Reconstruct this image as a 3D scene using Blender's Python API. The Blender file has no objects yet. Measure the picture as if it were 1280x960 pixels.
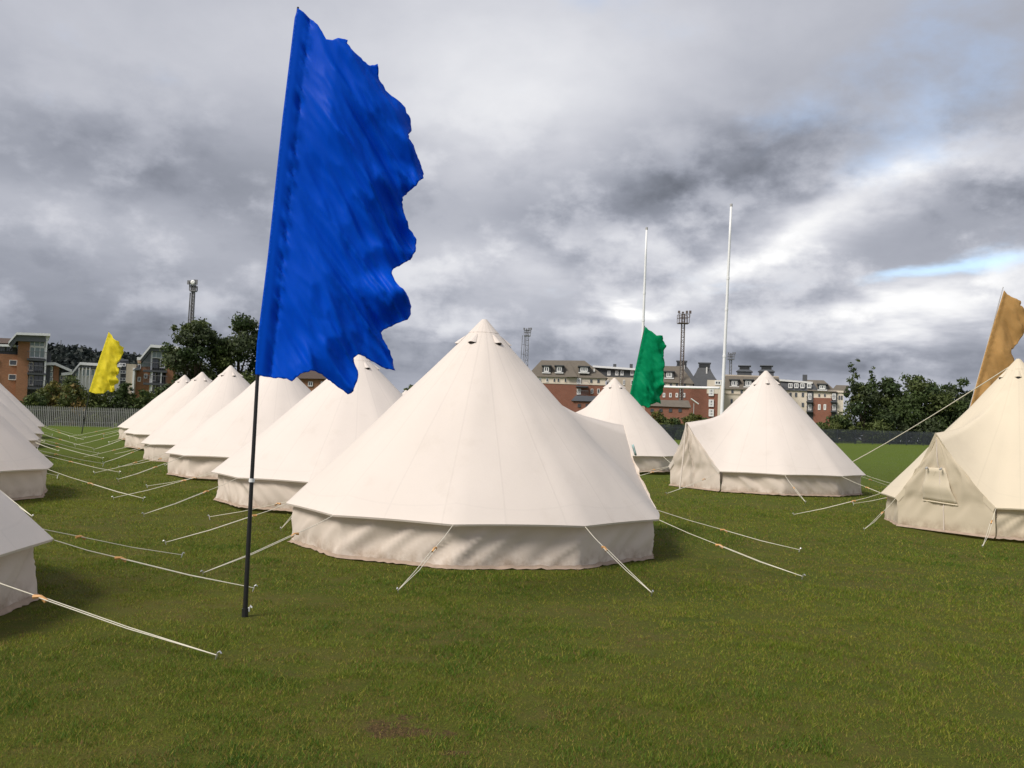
import bpy, bmesh, math, random
import numpy as np
from math import radians, sin, cos, pi, sqrt, atan2
from mathutils import Vector, Matrix, noise
from mathutils.geometry import delaunay_2d_cdt

S = bpy.context.scene
COL = S.collection

# ------------------------------------------------------------------ camera
F, PITCH, ROLL, EYE = 1155.0, radians(2.577), radians(2.1), Vector((0, 0, 1.6))
fw = Vector((0, cos(PITCH), sin(PITCH)))
up0 = Vector((0, -sin(PITCH), cos(PITCH)))
rt = Vector((cos(ROLL), 0, 0)) + up0 * sin(ROLL)
up = up0 * cos(ROLL) - Vector((sin(ROLL), 0, 0))
cam = bpy.data.cameras.new('camera')
cam.sensor_width = 36.0
cam.lens = 36.0 * F / 1280
cam.clip_start, cam.clip_end = 0.05, 6000
cam_ob = bpy.data.objects.new('camera', cam)
COL.objects.link(cam_ob)
cam_ob.matrix_world = Matrix(((rt.x, up.x, -fw.x, EYE.x), (rt.y, up.y, -fw.y, EYE.y), (rt.z, up.z, -fw.z, EYE.z), (0, 0, 0, 1)))
S.camera = cam_ob


def at(px, py, Y):
    """a surveyed point: direction taken from the photograph, at real distance Y metres down the field"""
    d = fw + rt * ((px - 640) / F) - up * ((py - 480) / F)
    return EYE + d * (Y / d.y)


# ------------------------------------------------------------------ exposure, sun, sky
S.view_settings.view_transform = 'Standard'
S.view_settings.look = 'None'
S.view_settings.gamma = 1.0
S.view_settings.exposure = 1.25
EXPO = 2 ** 1.25

SUN_DIR = Vector((-0.62, -0.50, 0.74)).normalized()     # towards the sun: behind the camera, to the left
sun = bpy.data.lights.new('sun', 'SUN')
sun.energy = 1.5
sun.angle = radians(22)
sun.color = (1.0, 0.93, 0.84)
sun_ob = bpy.data.objects.new('sun', sun)
COL.objects.link(sun_ob)
sun_ob.rotation_euler = SUN_DIR.to_track_quat('Z', 'Y').to_euler()

W = bpy.data.worlds.new('World')
S.world = W
W.use_nodes = True
NT = W.node_tree
NT.nodes.clear()


class NB:
    """short-hand for building node trees"""
    def __init__(s, nt):
        s.nt = nt

    def n(s, t, **kw):
        nd = s.nt.nodes.new(t)
        for k, v in kw.items():
            setattr(nd, k, v)
        return nd

    def link(s, a, b):
        s.nt.links.new(a, b)

    def put(s, sock, v):
        if hasattr(v, 'is_output'):
            s.nt.links.new(v, sock)
        else:
            sock.default_value = v

    def math(s, op, a, b=0.0, c=0.0, clamp=False):
        nd = s.n('ShaderNodeMath', operation=op, use_clamp=clamp)
        for i, v in enumerate((a, b, c)):
            s.put(nd.inputs[i], v)
        return nd.outputs[0]

    def vec(s, op, a, b=(0, 0, 0), scale=None):
        nd = s.n('ShaderNodeVectorMath', operation=op)
        s.put(nd.inputs[0], a)
        s.put(nd.inputs[1], b)
        if scale is not None:
            s.put(nd.inputs['Scale'], scale)
        return nd.outputs['Value'] if op in ('DOT_PRODUCT', 'LENGTH') else nd.outputs[0]

    def noise(s, v, scale, detail=5, rough=0.55, dist=0.0, col=False):
        nd = s.n('ShaderNodeTexNoise')
        if v is not None:
            s.put(nd.inputs['Vector'], v)
        nd.inputs['Scale'].default_value = scale
        nd.inputs['Detail'].default_value = detail
        nd.inputs['Roughness'].default_value = rough
        nd.inputs['Distortion'].default_value = dist
        return nd.outputs['Color'] if col else nd.outputs['Fac']

    def ramp(s, f, stops, interp='LINEAR'):
        nd = s.n('ShaderNodeValToRGB')
        nd.color_ramp.interpolation = interp
        el = nd.color_ramp.elements
        while len(el) < len(stops):
            el.new(0.5)
        for e, (p, c) in zip(el, stops):
            e.position = p
            e.color = tuple(c) + (1,) if len(c) == 3 else c
        s.put(nd.inputs[0], f)
        return nd.outputs[0]

    def mix(s, f, a, b, mode='MIX'):
        nd = s.n('ShaderNodeMix', data_type='RGBA', blend_type=mode)
        s.put(nd.inputs[0], f)
        s.put(nd.inputs[6], a if hasattr(a, 'is_output') else tuple(a) + (1,))
        s.put(nd.inputs[7], b if hasattr(b, 'is_output') else tuple(b) + (1,))
        return nd.outputs[2]

    def maprange(s, v, a, b, c=0.0, d=1.0, smooth=False):
        nd = s.n('ShaderNodeMapRange', interpolation_type='SMOOTHSTEP' if smooth else 'LINEAR')
        for i, x in enumerate((v, a, b, c, d)):
            s.put(nd.inputs[i], x)
        return nd.outputs[0]


w = NB(NT)
D = w.n('ShaderNodeTexCoord').outputs['Generated']
sep = w.n('ShaderNodeSeparateXYZ')
w.link(D, sep.inputs[0])
dz = w.math('MAXIMUM', sep.outputs[2], 0.0)
inv = w.math('DIVIDE', 1.0, w.math('ADD', dz, 0.16))
cpl = w.vec('SCALE', D, scale=inv)                                   # the cloud layer overhead, seen in perspective
n_warp = w.noise(cpl, 1.3, 5, 0.55, col=True)
warp = w.vec('SCALE', w.vec('SUBTRACT', n_warp, (0.5, 0.5, 0.5)), scale=0.11)
Dw = w.vec('ADD', D, warp)
n_big = w.noise(cpl, 0.9, 7, 0.55, 0.25)
n_fine = w.noise(w.vec('ADD', w.vec('MULTIPLY', D, (1.0, 1.0, 1.9)), w.vec('SCALE', cpl, scale=0.18)), 6.0, 11, 0.58, 0.12)
n_mid = w.noise(w.vec('ADD', w.vec('MULTIPLY', D, (1.0, 1.0, 1.7)), w.vec('SCALE', cpl, scale=0.2)), 2.3, 7, 0.52, 0.2)


def blobs(feats):
    """soft cloud masses: (px, py, rx, ry, turn, gain) as seen from the field; each one becomes a lobe round a direction"""
    tot = None
    for (px, py, rx, ry, ang, g) in feats:
        c = (fw + rt * ((px - 640) / F) - up * ((py - 480) / F)).normalized()
        e = Vector((0, 0, 1)).cross(c) * -1
        e.normalize()
        f = c.cross(e) * -1
        if f.z < 0:
            f = -f
        ca, sa = cos(radians(ang)), sin(radians(ang))
        e2 = (e * ca + f * sa) * (F / rx)
        f2 = (f * ca - e * sa) * (F / ry)
        U = w.vec('DOT_PRODUCT', Dw, tuple(e2))
        V = w.vec('DOT_PRODUCT', Dw, tuple(f2))
        q = w.math('MULTIPLY_ADD', U, U, w.math('MULTIPLY', V, V))
        gate = w.math('GREATER_THAN', w.vec('DOT_PRODUCT', D, tuple(c)), 0.2)
        ex = w.math('MULTIPLY', w.math('POWER', 2.718, w.math('MULTIPLY', q, -1.0)), gate)
        tot = w.math('MULTIPLY', ex, g) if tot is None else w.math('MULTIPLY_ADD', ex, g, tot)
    return tot


lum_feats = [
    (100, 40, 260, 90, 0, 0.07), (330, 30, 160, 90, 0, 0.05), (620, 90, 220, 170, 20, 0.24), (860, 40, 200, 90, 0, 0.12),
    (130, 190, 260, 70, -5, -0.12), (330, 230, 160, 90, 0, -0.10), (110, 275, 170, 40, 0, 0.10), (60, 330, 220, 30, 0, -0.04),
    (100, 400, 330, 50, 0, -0.16), (240, 330, 120, 40, 0, 0.03), (800, 235, 210, 62, 6, -0.10), (850, 180, 260, 100, 12, -0.07), (720, 285, 120, 30, 5, -0.10), (930, 205, 140, 60, 25, -0.10),
    (560, 330, 120, 50, 0, 0.10), (790, 374, 50, 10, 3, 0.55), (730, 330, 130, 26, 15, 0.18), (900, 330, 120, 26, 25, 0.30), (1010, 280, 90, 22, 28, 0.36),
    (1110, 245, 75, 28, 25, 0.40), (1165, 215, 40, 24, 20, 0.25), (930, 400, 150, 24, 5, 0.12), (1180, 385, 110, 22, 0, 0.40), (1060, 400, 110, 20, 5, 0.18),
    (1090, 320, 130, 40, 10, -0.02), (1230, 260, 90, 60, 0, -0.04), (1150, 120, 190, 90, 20, -0.05), (640, 440, 420, 22, 0, -0.14), (1130, 445, 180, 22, 0, -0.17),
    (120, 440, 300, 24, 0, -0.06), (960, 462, 120, 12, 0, 0.05), (560, 405, 120, 14, 0, 0.10)]
blue_feats = [(1212, 343, 75, 15, 4, 0.80), (1135, 352, 45, 9, 0, 0.45), (1240, 60, 130, 110, 30, 0.36), (1120, 190, 100, 30, 30, 0.22), (740, -10, 130, 60, 0, 0.40), (905, 352, 60, 9, 0, 0.3),
              (980, 150, 120, 40, 28, 0.15)]
bl = blobs(lum_feats)
bl = w.math('MULTIPLY', bl, w.maprange(n_mid, 0.30, 0.70, 0.65, 1.25))
lum = w.math('ADD', bl, 0.485)
lum = w.math('MULTIPLY_ADD', w.math('SUBTRACT', n_mid, 0.5), 0.14, lum)
lum = w.math('MULTIPLY_ADD', w.math('SUBTRACT', n_fine, 0.5), 0.15, lum)
# heaped cumulus low in the sky: bright billowing tops over grey bases, thicker towards the right
low = w.math('MULTIPLY', w.maprange(dz, 0.02, 0.10, 0, 1, True), w.maprange(dz, 0.20, 0.38, 1, 0, True))
side = w.maprange(sep.outputs[0], -0.55, 0.45, 0.5, 1.0)
Dc = w.vec('MULTIPLY', D, (1.0, 1.0, 1.55))
c1 = w.noise(Dc, 8.5, 12, 0.57, 0.0)
c0 = w.noise(w.vec('ADD', Dc, (0.0, 0.0, 0.045)), 8.5, 12, 0.57, 0.0)
cum = w.math('SUBTRACT', w.maprange(c1, 0.44, 0.62, 0, 1, True), w.math('MULTIPLY', w.maprange(c0, 0.44, 0.66, 0, 1, True), 0.55))
lum = w.math('MULTIPLY_ADD', w.math('MULTIPLY', low, side), w.math('MULTIPLY_ADD', cum, 0.30, -0.03), lum)
lum = w.math('MAXIMUM', lum, 0.16)
tint = w.ramp(lum, [(0.0, (0.86, 0.955, 1.17)), (0.30, (0.90, 0.96, 1.14)), (0.6, (0.96, 0.98, 1.08)), (0.95, (1.0, 1.0, 1.01))])
cloud_col = w.vec('SCALE', tint, scale=w.math('MULTIPLY', lum, 1.0 / EXPO))
blue = w.math('MULTIPLY_ADD', w.math('SUBTRACT', n_fine, 0.5), 1.5, blobs(blue_feats))
blue = w.maprange(blue, 0.15, 1.05, 0.0, 0.70, True)
sky = w.n('ShaderNodeTexSky', sky_type='NISHITA', sun_disc=False)
sky.sun_elevation = math.asin(SUN_DIR.z)
sky.sun_rotation = atan2(SUN_DIR.x, SUN_DIR.y)
bg_sky = w.n('ShaderNodeBackground')
w.link(sky.outputs[0], bg_sky.inputs[0])
bg_sky.inputs[1].default_value = 0.1
bg_cl = w.n('ShaderNodeBackground')
w.link(cloud_col, bg_cl.inputs[0])
bg_cl.inputs[1].default_value = 1.0
mixw = w.n('ShaderNodeMixShader')
w.link(blue, mixw.inputs[0])
w.link(bg_cl.outputs[0], mixw.inputs[1])
w.link(bg_sky.outputs[0], mixw.inputs[2])
w.link(mixw.outputs[0], w.n('ShaderNodeOutputWorld').inputs[0])
try:
    W.cycles.sampling_method = 'MANUAL'
    W.cycles.sample_map_resolution = 512
except Exception:
    pass

# ------------------------------------------------------------------ helpers
rng = random.Random(7)


def sstep(a, b, x):
    t = np.clip((np.asarray(x, float) - a) / (b - a), 0, 1)
    return t * t * (3 - 2 * t)


_gy = [-400, 10, 13, 17.5, 23, 30, 35, 40, 60, 3000]
_gv = [-.03, -.03, -.03, .05, .13, .19, .30, .38, .42, .42]


def gz(x, y):
    r = np.interp(y, _gy, _gv) + 0.010 * np.clip(x, -70, 70) * sstep(40, 80, y)
    return r


def gzf(x, y):
    return float(gz(x, y))


class MB:
    """collects shapes, links them as ONE mesh object"""
    def __init__(s):
        s.v, s.f, s.m = [], [], []

    def add(s, vs, fs, mi=0):
        o = len(s.v)
        s.v += [tuple(p) for p in vs]
        s.f += [tuple(i + o for i in f) for f in fs]
        s.m += [mi] * len(fs)
        return s

    def box(s, x0, y0, z0, x1, y1, z1, mi=0):
        vs = [(x, y, z) for z in (z0, z1) for y in (y0, y1) for x in (x0, x1)]
        return s.add(vs, [(0, 2, 3, 1), (4, 5, 7, 6), (0, 1, 5, 4), (2, 6, 7, 3), (0, 4, 6, 2), (1, 3, 7, 5)], mi)

    def tube(s, pts, r, n=6, caps=True, mi=0):
        pts = [Vector(p) for p in pts]
        k = len(pts)
        rr = r if isinstance(r, (list, tuple)) else [r] * k
        vs, fs = [], []
        for i, p in enumerate(pts):
            t = (pts[min(i + 1, k - 1)] - pts[max(i - 1, 0)]).normalized()
            a = t.cross(Vector((0, 0, 1)) if abs(t.z) < 0.95 else Vector((1, 0, 0))).normalized()
            b = t.cross(a)
            for j in range(n):
                q = 2 * pi * j / n
                vs.append(p + (a * cos(q) + b * sin(q)) * rr[i])
        for i in range(k - 1):
            for j in range(n):
                j2 = (j + 1) % n
                fs.append((i * n + j, i * n + j2, (i + 1) * n + j2, (i + 1) * n + j))
        if caps:
            fs.append(tuple(range(n - 1, -1, -1)))
            fs.append(tuple((k - 1) * n + j for j in range(n)))
        return s.add(vs, fs, mi)

    def grid(s, rows, closed=False, mi=0):
        nr, nc = len(rows), len(rows[0])
        vs = [p for r in rows for p in r]
        fs = []
        for i in range(nr - 1):
            for j in range(nc if closed else nc - 1):
                j2 = (j + 1) % nc
                fs.append((i * nc + j, i * nc + j2, (i + 1) * nc + j2, (i + 1) * nc + j))
        return s.add(vs, fs, mi)

    def prism(s, poly, y0, y1, mi=0):
        """poly of (x, z) drawn counter-clockwise seen from the front (-y); extruded along y"""
        n = len(poly)
        vs = [(x, y0, z) for x, z in poly] + [(x, y1, z) for x, z in poly]
        fs = [tuple(range(n)), tuple(range(2 * n - 1, n - 1, -1))]
        fs += [(i, i + n, (i + 1) % n + n, (i + 1) % n) for i in range(n)]
        return s.add(vs, fs, mi)

    def mesh(s, name, mats, smooth=False):
        me = bpy.data.meshes.new(name)
        me.from_pydata(s.v, [], s.f)
        for m in (mats if isinstance(mats, (list, tuple)) else [mats]):
            me.materials.append(m)
        if any(s.m):
            me.polygons.foreach_set('material_index', s.m)
        if smooth:
            me.polygons.foreach_set('use_smooth', [True] * len(s.f))
        me.update()
        return me

    def build(s, name, mats, parent=None, smooth=False, loc=None):
        return link(name, s.mesh(name, mats, smooth), parent, loc)


def link(name, me, parent=None, loc=None):
    o = bpy.data.objects.new(name, me)
    COL.objects.link(o)
    if parent is not None:
        o.parent = parent
    if loc is not None:
        o.location = loc
    return o


def tag(o, label=None, cat=None, group=None, kind=None):
    for k, v in (('label', label), ('category', cat), ('group', group), ('kind', kind)):
        if v:
            o[k] = v
    return o


def thing(name, label, cat, loc=(0, 0, 0), rz=0.0, group=None):
    o = bpy.data.objects.new(name, None)
    COL.objects.link(o)
    o.location = loc
    o.rotation_euler = (0, 0, rz)
    o.empty_display_size = 0.2
    return tag(o, label, cat, group)


def solidify(o, th, offset=0.0):
    m = o.modifiers.new('thickness', 'SOLIDIFY')
    m.thickness = th
    m.offset = offset
    return o


# ------------------------------------------------------------------ materials
MATS = {}


def mat(name):
    m = bpy.data.materials.new(name)
    m.use_nodes = True
    nb = NB(m.node_tree)
    b = m.node_tree.nodes['Principled BSDF']
    MATS[name] = m
    return m, nb, b


def plain(name, col, rough=0.7, metal=0.0, var=0.15, scale=6.0, spec=0.5, bump=0.0):
    m, nb, b = mat(name)
    tc = nb.n('ShaderNodeTexCoord').outputs['Object']
    nz = nb.noise(tc, scale, 6, 0.6)
    c = nb.mix(nz, [x * (1 - var) for x in col], [min(1, x * (1 + var)) for x in col])
    nb.link(c, b.inputs['Base Color'])
    b.inputs['Roughness'].default_value = rough
    b.inputs['Metallic'].default_value = metal
    b.inputs['Specular IOR Level'].default_value = spec
    if bump:
        bp = nb.n('ShaderNodeBump')
        bp.inputs['Strength'].default_value = bump
        bp.inputs['Distance'].default_value = 0.02
        nb.link(nb.noise(tc, scale * 4, 4), bp.inputs['Height'])
        nb.link(bp.outputs[0], b.inputs['Normal'])
    return m


def canvas(name, col, dirty=0.0, seams=0):
    """cotton canvas: fine weave, soft stains, light glowing faintly through"""
    m, nb, b = mat(name)
    tc = nb.n('ShaderNodeTexCoord').outputs['Object']
    big = nb.noise(tc, 0.9, 5, 0.6)
    fine = nb.noise(tc, 55, 3, 0.6)
    c = nb.mix(nb.maprange(big, 0.3, 0.7), [x * 0.965 for x in col], [min(1, x * 1.02) for x in col])
    rnd = nb.n('ShaderNodeObjectInfo').outputs['Random']
    c = nb.mix(nb.math('MULTIPLY', rnd, 0.3), c, [col[0] * 0.97, col[1] * 0.94, col[2] * 0.88])
    c = nb.mix(nb.math('MULTIPLY', fine, 0.16), c, [x * 0.72 for x in col])
    if dirty:
        sp = nb.n('ShaderNodeSeparateXYZ')
        nb.link(tc, sp.inputs[0])
        low = nb.maprange(sp.outputs[2], 0.0, 0.26, 1.0, 0.0, True)
        pat = nb.maprange(nb.noise(tc, 5.0, 6, 0.65), 0.38, 0.66)
        c = nb.mix(nb.math('MULTIPLY', nb.math('MULTIPLY', low, pat), dirty), c, (0.36, 0.26, 0.18))
    nb.link(c, b.inputs['Base Color'])
    seam = None
    if seams:                                      # stitched panel seams running from the tip to the eave, and the doubled eave band
        s2 = nb.n('ShaderNodeSeparateXYZ')
        nb.link(tc, s2.inputs[0])
        rad = nb.math('SQRT', nb.math('ADD', nb.math('MULTIPLY', s2.outputs[0], s2.outputs[0]), nb.math('MULTIPLY', s2.outputs[1], s2.outputs[1])))
        fr = nb.math('FRACT', nb.math('MULTIPLY_ADD', nb.math('ARCTAN2', s2.outputs[1], s2.outputs[0]), seams / (2 * pi), 0.5 + seams))
        dist = nb.math('MULTIPLY', nb.math('ABSOLUTE', nb.math('SUBTRACT', fr, 0.5)), nb.math('MULTIPLY', rad, 2 * pi / seams))
        seam = nb.maprange(dist, 0.006, 0.015, 1.0, 0.0, True)
        band = nb.maprange(nb.math('ABSOLUTE', nb.math('SUBTRACT', rad, 2.36)), 0.004, 0.012, 1.0, 0.0, True)
        seam = nb.math('MAXIMUM', seam, nb.math('MULTIPLY', band, 0.6))
        c = nb.mix(nb.math('MULTIPLY', seam, 0.12), c, [x * 0.62 for x in col])
        st = nb.noise(nb.vec('MULTIPLY', tc, (1.0, 1.0, 0.45)), 2.3, 7, 0.62)
        c = nb.mix(nb.maprange(st, 0.56, 0.72, 0.0, 0.13), c, (0.50, 0.42, 0.33))
        nb.link(c, b.inputs['Base Color'])
    b.inputs['Roughness'].default_value = 0.9
    b.inputs['Specular IOR Level'].default_value = 0.15
    b.inputs['Sheen Weight'].default_value = 0.12
    bp = nb.n('ShaderNodeBump')
    bp.inputs['Strength'].default_value = 0.22
    bp.inputs['Distance'].default_value = 0.012
    hgt = nb.math('MULTIPLY_ADD', nb.noise(tc, 4.0, 6, 0.6), 1.6, nb.math('MULTIPLY', fine, 0.25))
    if seams:
        hgt = nb.math('MULTIPLY_ADD', seam, 0.22, hgt)
    nb.link(hgt, bp.inputs['Height'])
    nb.link(bp.outputs[0], b.inputs['Normal'])
    tr = nb.n('ShaderNodeBsdfTranslucent')
    nb.link(c, tr.inputs[0])
    mx = nb.n('ShaderNodeMixShader')
    mx.inputs[0].default_value = 0.17
    nb.link(b.outputs[0], mx.inputs[1])
    nb.link(tr.outputs[0], mx.inputs[2])
    nb.link(mx.outputs[0], m.node_tree.nodes['Material Output'].inputs[0])
    return m


def silk(name, col, translucent=0.42):
    m, nb, b = mat(name)
    tc = nb.n('ShaderNodeTexCoord').outputs['Object']
    st = nb.vec('MULTIPLY', tc, (1.0, 1.0, 0.35))
    c = nb.mix(nb.noise(st, 3.0, 5), [x * 0.86 for x in col], [min(1, x * 1.12) for x in col])
    nb.link(c, b.inputs['Base Color'])
    b.inputs['Roughness'].default_value = 0.45
    b.inputs['Specular IOR Level'].default_value = 0.10
    b.inputs['Sheen Weight'].default_value = 0.05
    b.inputs['Sheen Tint'].default_value = tuple(col) + (1,)
    bp = nb.n('ShaderNodeBump')
    bp.inputs['Strength'].default_value = 0.16
    bp.inputs['Distance'].default_value = 0.02
    rot = nb.n('ShaderNodeMapping')
    rot.inputs['Rotation'].default_value = (0, radians(32), 0)
    rot.inputs['Scale'].default_value = (7.0, 4.0, 1.6)
    nb.link(tc, rot.inputs[0])
    nb.link(nb.noise(rot.outputs[0], 1.0, 5, 0.55, 0.6), bp.inputs['Height'])
    nb.link(bp.outputs[0], b.inputs['Normal'])
    tr = nb.n('ShaderNodeBsdfTranslucent')
    nb.link(c, tr.inputs[0])
    mx = nb.n('ShaderNodeMixShader')
    mx.inputs[0].default_value = translucent
    nb.link(b.outputs[0], mx.inputs[1])
    nb.link(tr.outputs[0], mx.inputs[2])
    nb.link(mx.outputs[0], m.node_tree.nodes['Material Output'].inputs[0])
    return m


def brick(name, col, mortar=(0.24, 0.17, 0.13)):
    m, nb, b = mat(name)
    tc = nb.n('ShaderNodeTexCoord').outputs['Object']
    sp = nb.n('ShaderNodeSeparateXYZ')
    nb.link(tc, sp.inputs[0])
    cb = nb.n('ShaderNodeCombineXYZ')
    nb.link(nb.math('ADD', sp.outputs[0], sp.outputs[1]), cb.inputs[0])
    nb.link(sp.outputs[2], cb.inputs[1])
    bt = nb.n('ShaderNodeTexBrick')
    nb.link(cb.outputs[0], bt.inputs[0])
    bt.inputs['Color1'].default_value = tuple(x * 0.85 for x in col) + (1,)
    bt.inputs['Color2'].default_value = tuple(min(1, x * 1.15) for x in col) + (1,)
    bt.inputs['Mortar'].default_value = mortar + (1,)
    bt.inputs['Scale'].default_value = 1.0
    bt.inputs['Mortar Size'].default_value = 0.010
    bt.inputs['Brick Width'].default_value = 0.225
    bt.inputs['Row Height'].default_value = 0.075
    c = nb.mix(nb.maprange(nb.noise(tc, 0.5, 6, 0.6), 0.35, 0.7, 0, 0.35), bt.outputs[0], [x * 0.6 for x in col])
    nb.link(c, b.inputs['Base Color'])
    b.inputs['Roughness'].default_value = 0.9
    b.inputs['Specular IOR Level'].default_value = 0.2
    return m


def foliage(name):
    m, nb, b = mat(name)
    a = nb.n('ShaderNodeAttribute', attribute_name='tint')
    nb.link(a.outputs['Color'], b.inputs['Base Color'])
    b.inputs['Roughness'].default_value = 0.6
    b.inputs['Specular IOR Level'].default_value = 0.25
    tr = nb.n('ShaderNodeBsdfTranslucent')
    nb.link(a.outputs['Color'], tr.inputs[0])
    mx = nb.n('ShaderNodeMixShader')
    mx.inputs[0].default_value = 0.25
    nb.link(b.outputs[0], mx.inputs[1])
    nb.link(tr.outputs[0], mx.inputs[2])
    nb.link(mx.outputs[0], m.node_tree.nodes['Material Output'].inputs[0])
    return m


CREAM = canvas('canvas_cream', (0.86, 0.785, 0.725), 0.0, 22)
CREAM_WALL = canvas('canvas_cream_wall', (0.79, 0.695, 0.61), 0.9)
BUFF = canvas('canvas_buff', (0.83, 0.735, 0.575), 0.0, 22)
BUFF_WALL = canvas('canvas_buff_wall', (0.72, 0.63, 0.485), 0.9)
HEM = plain('hem_webbing', (0.38, 0.295, 0.23), 0.9, var=0.35, scale=9, spec=0.1)
DARK = plain('vent_gauze', (0.05, 0.045, 0.04), 0.95, spec=0.1)
ROPE = plain('rope', (0.74, 0.70, 0.58), 0.85, var=0.12, scale=40, spec=0.15)
WOOD = plain('slider_wood', (0.62, 0.33, 0.12), 0.6, var=0.25, scale=30)
STEEL = plain('steel', (0.62, 0.62, 0.63), 0.35, 0.9, var=0.1)
SEAM = plain('seam_tape', (0.70, 0.62, 0.55), 0.9, spec=0.1)
BLACKP = plain('pole_black', (0.018, 0.018, 0.02), 0.35, var=0.3, scale=12)
WHITEP = plain('paint_white', (0.80, 0.81, 0.82), 0.4, var=0.06, scale=2.5)
GREYP = plain('pole_grey', (0.42, 0.42, 0.42), 0.5)
LEAF = foliage('leaf')
BLADE = foliage('grass_blade')
BARK = plain('bark', (0.085, 0.065, 0.048), 0.95, var=0.35, scale=5, spec=0.1)

# ------------------------------------------------------------------ ground


def on_ground(px, py):
    d = fw + rt * ((px - 640) / F) - up * ((py - 480) / F)
    lo, hi = 1.0, 400.0
    for _ in range(60):
        mid = (lo + hi) / 2
        p = EYE + d * mid
        if p.z > gzf(p.x, p.y):
            lo = mid
        else:
            hi = mid
    p = EYE + d * lo
    return Vector((p.x, p.y, gzf(p.x, p.y)))


BARE = [(on_ground(*q), r) for q, r in (((488, 908), .16), ((503, 898), .08), ((520, 916), .07), ((563, 916), .10), ((577, 941), .05), ((472, 918), .05))]


def clumps(x, y):
    """patchiness of the turf, 0..1 (vectorised value noise)"""
    def vn(x, y, s, seed):
        X, Y = x * s + seed * 17.3, y * s + seed * 9.1
        xi, yi = np.floor(X), np.floor(Y)
        fx, fy = X - xi, Y - yi
        fx, fy = fx * fx * (3 - 2 * fx), fy * fy * (3 - 2 * fy)

        def h(a, b):
            q = np.sin(a * 127.1 + b * 311.7 + seed * 74.7) * 43758.5453
            return q - np.floor(q)
        return (h(xi, yi) * (1 - fx) + h(xi + 1, yi) * fx) * (1 - fy) + (h(xi, yi + 1) * (1 - fx) + h(xi + 1, yi + 1) * fx) * fy
    return 0.40 * vn(x, y, 0.7, 1) + 0.30 * vn(x, y, 2.1, 2) + 0.30 * vn(x, y, 6.5, 3)


def worn(x, y):
    """trodden, thin places in the turf, 0..1"""
    return 0.75 * sstep(0.53, 0.72, clumps(x * 2.1 + 53.0, y * 2.1 + 21.0)) + 0.25 * sstep(0.5, 0.7, clumps(x * 0.8 + 5.0, y * 0.8 + 91.0))


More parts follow.
